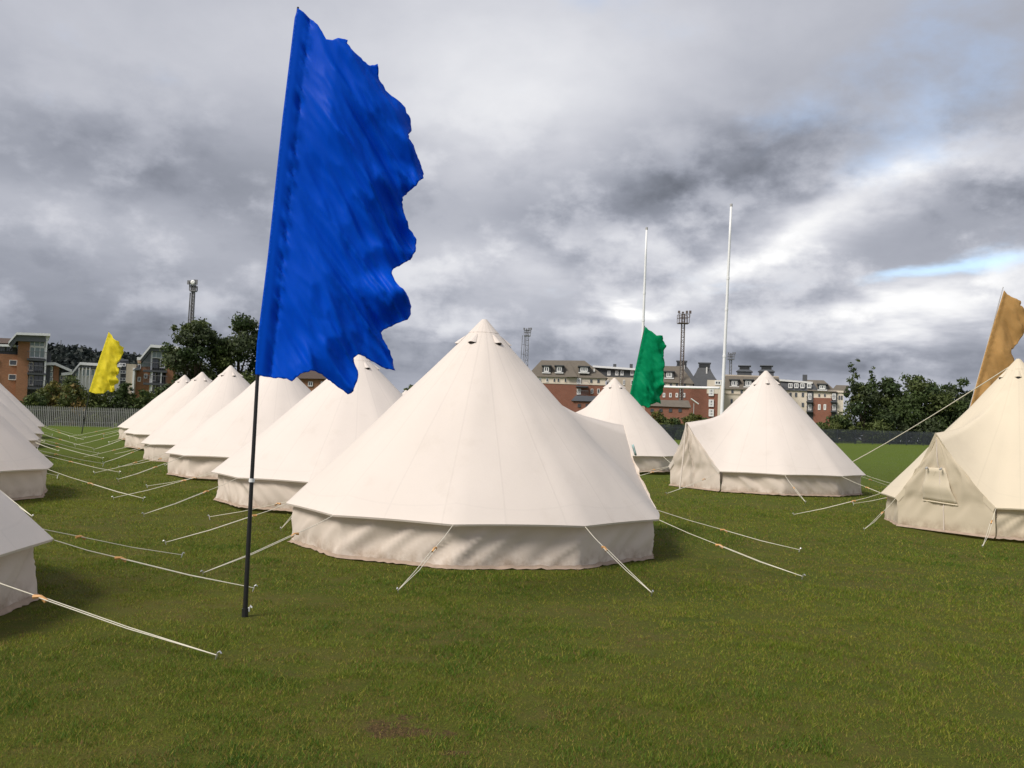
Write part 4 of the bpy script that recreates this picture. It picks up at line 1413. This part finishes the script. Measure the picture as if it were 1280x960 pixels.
# block B: long dark attic with white eaves line
Bk = Site('apartment_block', 'long block with dark attic under a thin white eaves line left of the green flag', 785, 204, GA)
Bk.box('wall', 757.5, 472, 826, 520, RENDER_B, 0.4, 12, True)
Bk.box('attic', 742, 460, 826, 473, SLATE, 1.0, 11.5)
Bk.slab('roof_edge', [(741, 456.6), (795, 460.4), (828, 461.5)], 0.42, WHITEP, 0.2, 12)
for px in (761, 771, 777.5, 790, 800, 812, 820):
    Bk.win(px, 466, 4, 6, 1.0, nx=2, t=0.16)
for px in (760, 764.5, 769, 780, 790, 800, 810, 820):
    Bk.win(px, 478, 2.6, 6.5, 0.4, nx=1, t=0.12)
    Bk.win(px, 491, 2.6, 6, 0.4, nx=1, t=0.12)
for px in (789, 768):
    x, z = Bk(px, 459)
    MB().box(x - 0.35, 4, z - 0.4, x + 0.35, 5, z + 1.0).build('chimney', SLATE, Bk.R)

# block C behind the green flag
Cc = Site('apartment_block', 'mansard block between the green flag and the rusty lattice mast', 840, 190, GA)
Cc.box('upper_wall', 815, 478, 866, 485, RENDER_C, 0.0, 11)
Cc.box('brick_wall', 815, 485.1, 866, 520, BRICK_R, -0.1, 11, True)
mansard(Cc, 'roof', (812, 477), (868, 480), (820, 455.5), (852, 456.5), TILE, 11, 3.6)
dormer(Cc, 836.5, 468.5, 7, 6, 0.6, nx=3)
for px in (830, 838.5, 846, 856):
    Cc.win(px, 481.3, 2.8, 4.2, 0, nx=1, frame=SOFF)
for px in (830, 838, 846, 855):
    Cc.win(px, 494, 3, 5.5, -0.1, nx=1, t=0.16)
x, z = Cc(850, 480)
MB().box(x - 0.16, -0.5, 0.5, x + 0.16, -0.2, Cc(850, 452)[1]).build('flue', RENDER_W, Cc.R)

# low brick annexe in front
An = Site('brick_annexe', 'low red brick annexe with a grey roof at the foot of the rusty mast', 835, 170, None)
An.box('wall', 806, 508, 861, 530, BRICK_R, 0, 6, True)
mansard(An, 'roof', (804, 507), (864, 509.5), (808, 499), (861, 500), TILE, 6, 2.6)
for px in (815, 826, 838, 850):
    An.win(px, 513, 4, 4, 0, nx=2, frame=CLAD)

An = Site('brick_annexe', 'low grey roofed brick annexe at the foot of the hipped block', 738, 172, None)
An.box('wall', 716, 502, 760, 530, BRICK_R, 0, 6, True)
mansard(An, 'roof', (714, 501), (763, 502.5), (719, 494), (759, 495), SLATE, 6, 2.6)
for px in (724, 734, 744, 754):
    An.win(px, 507, 4, 4, 0, nx=2, frame=CLAD)

# two kiln roofs
for (lab, pxc, topw, pyt, botw, pyb) in (('steep slate kiln roof with a dark louvred cap behind the rusty lattice mast', 851.5, 13, 455.5, 52, 482), ('steep slate kiln roof with dark cap standing alone left of the right upright', 880, 15, 458, 47, 483)):
    K = Site('kiln_tower', lab, pxc, 200, 'kiln roofs of the old brewery')
    rows = []
    prof = [(0, botw), (0.25, botw * 0.80), (0.5, botw * 0.60), (0.78, botw * 0.42), (1.0, topw)]
    for f, wp in prof:
        xl, z = K(pxc - wp / 2, pyb + (pyt - pyb) * f)
        xr, _ = K(pxc + wp / 2, pyb + (pyt - pyb) * f)
        hw = (xr - xl) / 2
        xm = (xl + xr) / 2
        rows.append([(xm - hw, 5 - hw, z), (xm + hw, 5 - hw, z), (xm + hw, 5 + hw, z), (xm - hw, 5 + hw, z)])
    MB().grid(rows, True).build('roof', SLATE, K.R)
    hw = (K(pxc + botw / 2, pyb)[0] - K(pxc - botw / 2, pyb)[0]) / 2 - 0.3
    xm = sum(p[0] for p in rows[0]) / 4
    MB().box(xm - hw, 5 - hw, -0.3, xm + hw, 5 + hw, rows[0][0][2] - 0.02).build('wall', BRICK_R, K.R)
    hw2 = (rows[-1][1][0] - rows[-1][0][0]) / 2
    zc = rows[-1][0][2]
    cap = MB().box(xm - hw2 * 0.92, 5 - hw2 * 0.92, zc - 0.1, xm + hw2 * 0.92, 5 + hw2 * 0.92, zc + 0.95)
    co = cap.build('cap', CLAD, K.R)
    MB().box(xm - hw2 * 1.1, 5 - hw2 * 1.1, zc + 0.955, xm + hw2 * 1.1, 5 + hw2 * 1.1, zc + 1.18).build('cap_roof', SOFF, co)
    for k in range(4):
        MB().box(xm - hw2, 5 - hw2 * 1.0, zc + 0.1 + k * 0.21, xm + hw2, 5 - hw2 * 0.925, zc + 0.2 + k * 0.21).build('louvre', SLATE, co)
    dx = 0.25
    MB().box(xm - dx + 0.6, 5 - hw2 * 1.0 - 0.6, zc - 3.9, xm + dx + 0.6 - 0.2, 5 - hw2 * 1.0 - 0.1, zc + 0.1).build('flue', RENDER_W, K.R)

# red brick block with the stack of white framed windows
E_ = Site('apartment_block', 'red brick block with stacked white framed windows left of the right upright', 878, 188, GA)
E_.box('wall', 862, 485, 897, 530, BRICK_R, 0, 9, True)
E_.box('bay_surround', 883.5, 486, 898, 492, RENDER_C, -0.12, 1)
E_.box('parapet', 861.5, 482.5, 881, 485, SLATE, -0.15, 9)
E_.box('upper_storey', 884, 475, 902, 486, RENDER_C, 0.3, 9)
E_.box('pier', 897.1, 486, 904, 530, RENDER_C, -0.1, 9, True)
for py in (490.5, 504, 516):
    E_.win(889, py, 6.5, 9, -0.14, nx=3, nz=2, t=0.2)
E_.win(897.5, 478.5, 7, 5.5, 0.3, nx=2, t=0.2)

# block D
Dd = Site('apartment_block', 'cream walled mansard block with two dark roof cupolas behind the tent with the door pole', 930, 194, GA)
Dd.box('wall', 902, 485.5, 976, 530, RENDER_C, 0, 12, True)
Dd.box('string_course', 901.6, 492.5, 976.4, 493.8, RENDER_B, -0.14, -0.005)
mansard(Dd, 'roof', (900, 486), (978, 488.5), (903, 468), (974, 470), TILE, 12, 3.0)
Dd.slab('ridge_coping', [(904, 467), (974, 469.2)], 0.25, RENDER_B, 2.9, 3.4)
for px in (918, 935.5, 952, 966):
    dormer(Dd, px, 479, 7, 6.5, 0.5, nx=3)
for px in (915.5, 927, 940, 953, 966):
    Dd.win(px, 489.8, 2.8, 4.4, 0, nx=1, frame=SOFF, t=0.12)
    Dd.win(px - 1, 501.5, 2.6, 5.5, 0, nx=1, frame=SOFF, t=0.12)
for pxc in (930.5, 958.5):
    x, z = Dd(pxc, 466.5)
    o = MB().box(x - 1.5, 3.2, z - 0.6, x + 1.5, 6.2, z + 0.55).build('cupola', CLAD, Dd.R)
    MB().prism([(x - 1.75, z + 0.553), (x + 1.75, z + 0.553), (x + 1.25, z + 0.95), (x - 1.25, z + 0.95)], 2.95, 6.4).build('cupola_skirt', SOFF, o)
    for k in range(4):
        MB().box(x - 1.05, 3.0, z + 0.953 + k * 0.19, x + 1.05, 6.0, z + 1.06 + k * 0.19).build('louvre', SLATE, o)
    MB().box(x - 1.0, 3.3, z + 0.953, x + 1.0, 5.8, z + 1.7).build('louvre_core', CLAD, o)
    MB().box(x - 1.35, 2.8, z + 1.72, x + 1.35, 6.3, z + 1.9).build('cupola_roof', SOFF, o)
# block E
Ee = Site('apartment_block', 'long cream and red brick block ending beside the spired tree', 1010, 200, GA)
Ee.box('wall', 976, 487.5, 1054, 540, RENDER_C, 0, 12, True)
Ee.box('brick_bay', 1016.5, 497.5, 1039, 540, BRICK_R, -0.5, 2, True)
Ee.box('recess', 1008.5, 489, 1016.2, 540, CLAD, -0.15, 1, True)
Ee.box('recess', 1039.3, 490, 1046, 540, CLAD, -0.15, 1, True)
mansard(Ee, 'roof', (974, 487.5), (1024, 489.5), (976, 475.5), (1016, 477.5), SLATE, 12, 1.6)
Ee.slab('roof_edge', [(974, 473.6), (1016, 477)], 0.4, RENDER_W, 0.9, 11)
mansard(Ee, 'gable_roof', (1009, 488.5), (1047, 490.5), (1009, 473.5), (1030, 474), TILE, 13, 4.0, 0.5)
mansard(Ee, 'end_roof', (1037, 490.5), (1060, 491.5), (1046, 480), (1062, 480.5), TILE, 12, 4.0, 0.2)
for px in (988, 995.5, 1003, 1011.5):
    Ee.win(px, 482.3, 5, 6, -0.2, nx=2, t=0.16)
dormer(Ee, 1028, 484, 7, 5, -0.1, nx=3)
for px in (988, 995, 1003.5):
    for py in (493.5, 506, 518):
        Ee.win(px, py, 2.8, 5.2, 0, nx=1, frame=SOFF, t=0.13)
for px in (1024, 1031):
    Ee.win(px, 494.2, 2.2, 3.2, 0, nx=1, frame=SOFF, t=0.12)
    Ee.win(px, 509, 3, 7, -0.5, nx=1, t=0.2)
for px in (1012.3, 1042.5):
    for py in (496, 509):
        Ee.win(px, py, 4, 8, -0.16, nx=2, t=0.16)
    Ee.bal(px - 4.4, px + 3.6, 501.5, 1.3)
    Ee.bal(px - 4.4, px + 3.6, 513.5, 1.3)
for px in (1049, 1052):
    Ee.win(px, 497, 2.0, 5, 0, nx=1, frame=SOFF, t=0.12)
x, z = Ee(1006, 472)
MB().box(x - 0.5, 4, z - 1.5, x + 0.5, 5, z + 0.9).build('chimney', SLATE, Ee.R)


# ------------------------------------------------------------------ lattice masts
def mast(label, px_top, py_top, px_low, py_low, Y, wpx, head_px, m, stays=False, dishes=True):
    sc = Y / F
    t, l = at(px_top, py_top, Y), at(px_low, py_low, Y)
    zb = gzf(l.x, Y)
    base = Vector((l.x, Y, zb))
    R = thing('lattice_mast', label, 'mast', base, 0, 'lattice masts on the skyline')
    H = t.z - zb
    hw = wpx * sc / 2
    hw2 = hw * 0.8
    n = max(8, int(H / (hw * 2.6)))

    def cpt(i, f):
        k = hw + (hw2 - hw) * f
        sx, sy = ((-1, -1), (1, -1), (1, 1), (-1, 1))[i % 4]
        return Vector((sx * k, sy * k, H * f))
    for i in range(4):
        MB().tube([cpt(i, 0), cpt(i, 1)], 0.075, 5).build('leg', m, R)
    br = MB()
    for k in range(n):
        f0, f1 = k / n, (k + 1) / n
        for i in range(4):
            br.tube([cpt(i, f0), cpt(i + 1, f1)], 0.035, 4, False)
            br.tube([cpt(i, f1), cpt(i + 1, f1)], 0.035, 4, False)
    b = br.build('bracing', m, R)
    b['kind'] = 'stuff'
    # head: a caged platform with aerials
    hp = head_px * sc / 2
    h1 = hp * 1.7
    hd = MB().box(-hp, -hp, H - h1 - 0.12, hp, hp, H - h1).box(-hp * 1.0, -hp, H - h1 * 0.45, hp, -hp + 0.1, H - h1 * 0.45 + 0.12).box(-hp, hp - 0.1, H - h1 * 0.45, hp, hp, H - h1 * 0.45 + 0.12)
    for i in range(5):
        xx = -hp + 2 * hp * i / 4
        for yy in (-hp, hp - 0.1):
            hd.box(xx - 0.05, yy, H - h1, xx + 0.05, yy + 0.1, H - 0.1)
    hd.box(-hp, -hp - 0.02, H - 0.099, hp, -hp + 0.12, H).box(-hp, hp - 0.12, H - 0.099, hp, hp + 0.02, H)
    ho = hd.build('platform', m, R)
    for k, xx in enumerate((-hp * 1.05, -hp * 0.3, hp * 0.45, hp * 1.1)):
        hh = (0.9, 0.6, 1.0, 1.1)[k]
        MB().tube([(xx, -hp, H - h1 * 0.4), (xx, -hp, H + hh * 0.6)], 0.05, 5).build('aerial', m, ho)
        MB().box(xx - 0.22, -hp - 0.2, H + 0.05, xx + 0.22, -hp - 0.06, H + 0.05 + hh * 0.55).build('lamp_panel', m, ho)
    if dishes:
        c = Vector((hp * 0.3, -hp - 0.3, H + 0.3))
        rows = [[(c.x + r_ * cos(a * pi / 5), c.y + 0.25 * (r_ / 0.3) ** 2 * 0.6 * 0.4, c.z + r_ * sin(a * pi / 5)) for a in range(10)] for r_ in (0.02, 0.15, 0.30)]
        solidify(MB().grid(rows, True).build('dish', FRAME, ho, True), 0.04)
    if stays:                                            # the cable ladder standing off to the left
        ld = MB()
        for k in (0, 1):
            ld.tube([(-hw * (4.2 - 1.4 * k), 0.2, 0), (-hw * (2.6 - 1.2 * k), 0.2, H * 0.95)], 0.075, 4)
        for k in range(2, 10):
            f = k / 10
            ld.tube([(-hw * (4.2 - 1.6 * f), 0.2, H * f * 0.95), (-hw * 0.9, 0, H * f * 0.95)], 0.05, 4)
        ld.build('cable_ladder', m, R)
    return R


mast('tall grey lattice mast with a dish rising above the trees at left', 243.5, 357, 239.5, 405, 112, 3.4, 7.5, MASTG, True)
mast('short grey lattice mast peeping over the shoulder of the largest tent', 661, 413, 658, 450, 250, 4.6, 8, MASTG, True, False)
mast('rusty lattice mast with a wide caged head between the goal uprights', 856, 393, 852.5, 455, 185, 4.4, 13, RUST, False, False)
mast('small grey lattice mast just right of the right goal upright', 914, 443, 913, 468, 300, 3.0, 7.5, MASTG, False, False)

# lamp with a white slanting head in front of the brick wall
p = at(867, 520, 150)
Lm = thing('street_lamp', 'lamp post with a white slanting head before the brick block', 'lamp post', (p.x, 150, gzf(p.x, 150)))
z0 = Lm.location.z
a1, a2 = at(864, 498.5, 150), at(873, 505, 150)
tl = Vector((0.0, 0, at(867, 504, 150).z - z0))
MB().tube([(0, 0, -0.2), tl], 0.06, 7).build('pole', GREYP, Lm)
d1, d2 = Vector((a1.x - p.x, 0, a1.z - z0)), Vector((a2.x - p.x, 0, a2.z - z0))
hb = MB()
nrm = Vector((d2.z - d1.z, 0, -(d2.x - d1.x))).normalized() * 0.07
hb.add([d1 - nrm + Vector((0, -.3, 0)), d2 - nrm + Vector((0, -.3, 0)), d2 + nrm + Vector((0, -.3, 0)), d1 + nrm + Vector((0, -.3, 0)), d1 - nrm + Vector((0, .3, 0)), d2 - nrm + Vector((0, .3, 0)), d2 + nrm + Vector((0, .3, 0)), d1 + nrm + Vector((0, .3, 0))],
       [(0, 1, 2, 3), (7, 6, 5, 4), (0, 4, 5, 1), (1, 5, 6, 2), (2, 6, 7, 3), (3, 7, 4, 0)])
hb.build('lamp_head', WHITEP, Lm)


# ------------------------------------------------------------------ wooded hill on the horizon
def build_hill():
    Y = 640.0
    prof = [(-260, 470), (-80, 462), (0, 455), (40, 441), (62, 436), (85, 439), (105, 438), (118, 447), (135, 444), (160, 449), (185, 448), (230, 458), (300, 472), (420, 492), (560, 512)]
    rows = []
    for k in range(9):
        f = k / 8
        row = []
        for px, py in prof:
            t = at(px, py, Y)
            h = (t.z - 4.5) * sin(pi / 2 * f)
            row.append((t.x, Y - 170 * (1 - f), max(0, h)))
        rows.append(row)
    for k in range(1, 6):
        f = k / 5
        rows.append([(x, Y + 200 * f, z * (1 - f * f)) for x, y, z in rows[8]])
    hill = MB().grid(rows).build('hill', plain('hill_soil', (0.035, 0.045, 0.030), 0.95, spec=0.1), None, True)
    tag(hill, kind='structure')
    r = random.Random(5)
    cs, rs = [], []
    for i in range(900):
        j = r.uniform(0, len(prof) - 1.001)
        a = int(j)
        k = min(8, int(r.uniform(2, 9)))
        p = Vector(rows[k][a]).lerp(Vector(rows[k][a + 1]), j - a)
        cs.append((p.x, p.y, p.z + r.uniform(1.5, 4)))
        rs.append(r.uniform(3.0, 6.0))
    me = leaves_mesh('hill_wood', cs, rs, 30000, 1.9, [(0.030, 0.040, 0.036), (0.026, 0.035, 0.034), (0.036, 0.045, 0.040)], 61)
    tag(link('hill_wood', me), kind='stuff')
    t, l = at(76, 425, Y), at(75.5, 440, Y)
    m = thing('radio_mast', 'thin radio mast on the wooded hill behind the brick tower block', 'mast', (l.x, Y, l.z - 3))
    MB().tube([(0, 0, 0), (0, 0, t.z - l.z + 3)], [0.5, 0.25], 6).build('shaft', MASTG, m)
    MB().box(-0.8, -0.8, (t.z - l.z) * 0.75, 0.8, 0.8, (t.z - l.z) * 0.75 + 1.5).build('aerial', MASTG, m)


build_hill()


# ------------------------------------------------------------------ grass blades
def build_grass():
    r = np.random.default_rng(3)
    parts = []
    # (near, far, blades per m2, half width of a blade, height)
    for (y0, y1, dens, bw, bh) in ((3.4, 6.0, 15000, 0.0017, 0.020), (6.0, 9.0, 8000, 0.0022, 0.021), (9.0, 13.0, 3600, 0.0032, 0.023), (13.0, 19.0, 1400, 0.0048, 0.025), (19.0, 28.0, 420, 0.007, 0.028)):
        hwid = 0.62 * y1 + 0.6
        n = int(dens * (y1 - y0) * 2 * hwid)
        X = r.uniform(-hwid, hwid, n)
        Y = r.uniform(y0, y1, n)
        keep = np.abs(X) < 0.60 * Y + 0.6
        c = clumps(X, Y)
        wr_ = worn(X, Y)
        keep &= r.random(n) < np.clip(0.40 + 1.25 * (c - 0.28), 0.15, 1.0) * (1 - 0.50 * wr_)
        for t in (T1, T2, T3, L1, L2, L3, R1, R2):
            keep &= (X - t.location.x) ** 2 + (Y - t.location.y) ** 2 > 2.5 ** 2
        for q, rad in BARE:
            dd = np.sqrt(((X - q.x) * 0.75) ** 2 + (Y - q.y) ** 2)
            keep &= (dd > rad * 0.85) | (r.random(n) < 0.25)
        X, Y, c, wr_ = X[keep], Y[keep], c[keep], wr_[keep]
        n = len(X)
        near = ((np.abs(X) < 13) & (Y < 22.1)).astype(float)
        Z = gz(X, Y) + near * (c - 0.5) * 0.035 - 0.003
        h = bh * (0.5 + 0.9 * r.random(n)) * (0.45 + 1.15 * c) * (1 - 0.35 * wr_)
        tall = r.random(n) < 0.012
        h[tall] *= 1.9
        a = r.uniform(0, 2 * pi, n)
        la = r.uniform(0, 2 * pi, n)
        lean = h * (0.3 + 0.9 * r.random(n))
        wv = bw * (0.7 + 0.6 * r.random(n))
        A = np.stack([X - wv * np.cos(a), Y - wv * np.sin(a), Z], 1)
        B = np.stack([X + wv * np.cos(a), Y + wv * np.sin(a), Z], 1)
        Cc_ = np.stack([X + lean * np.cos(la), Y + lean * np.sin(la), Z + h], 1)
        g = np.array([0.130, 0.186, 0.012]) * (0.75 + 0.5 * r.random((n, 1)))
        dk = np.array([0.052, 0.106, 0.008])
        yl = np.array([0.29, 0.27, 0.040])
        br = np.array([0.24, 0.150, 0.050])
        k = np.clip((c - 0.35) * 2.6, 0, 1)[:, None]
        col = g * (1 - 0.55 * k) + dk * 0.55 * k
        hue = (clumps(X * 0.6 + 31.0, Y * 0.6 - 17.0)[:, None] - 0.5) * 2.2
        col = col * (1.12 + np.array([0.70, 0.30, 0.25]) * hue)
        u = r.random((n, 1))
        pale = 0.10 + 0.30 * (1 - k)
        col = np.where(u < pale, yl * (0.7 + 0.6 * r.random((n, 1))), col)
        col = np.where(u > 1 - 0.05 - 0.12 * (1 - k) - 0.22 * wr_[:, None], br * (0.6 + 0.7 * r.random((n, 1))), col)
        parts.append((np.stack([A, B, Cc_], 1), col))
    V = np.concatenate([p[0] for p in parts]).reshape(-1, 3)
    Ccol = np.concatenate([p[1] for p in parts])
    n = len(Ccol)
    me = bpy.data.meshes.new('grass')
    me.vertices.add(3 * n)
    me.vertices.foreach_set('co', V.astype(np.float32).ravel())
    me.loops.add(3 * n)
    me.loops.foreach_set('vertex_index', np.arange(3 * n, dtype=np.int32))
    me.polygons.add(n)
    me.polygons.foreach_set('loop_start', np.arange(0, 3 * n, 3, dtype=np.int32))
    me.polygons.foreach_set('loop_total', np.full(n, 3, dtype=np.int32))
    c4 = np.concatenate([np.repeat(Ccol, 3, 0), np.ones((3 * n, 1))], 1)
    a_ = me.attributes.new('tint', 'FLOAT_COLOR', 'POINT')
    a_.data.foreach_set('color', c4.astype(np.float32).ravel())
    me.materials.append(BLADE)
    me.update()
    print('grass blades', n)
    tag(link('grass', me), kind='stuff')


build_grass()
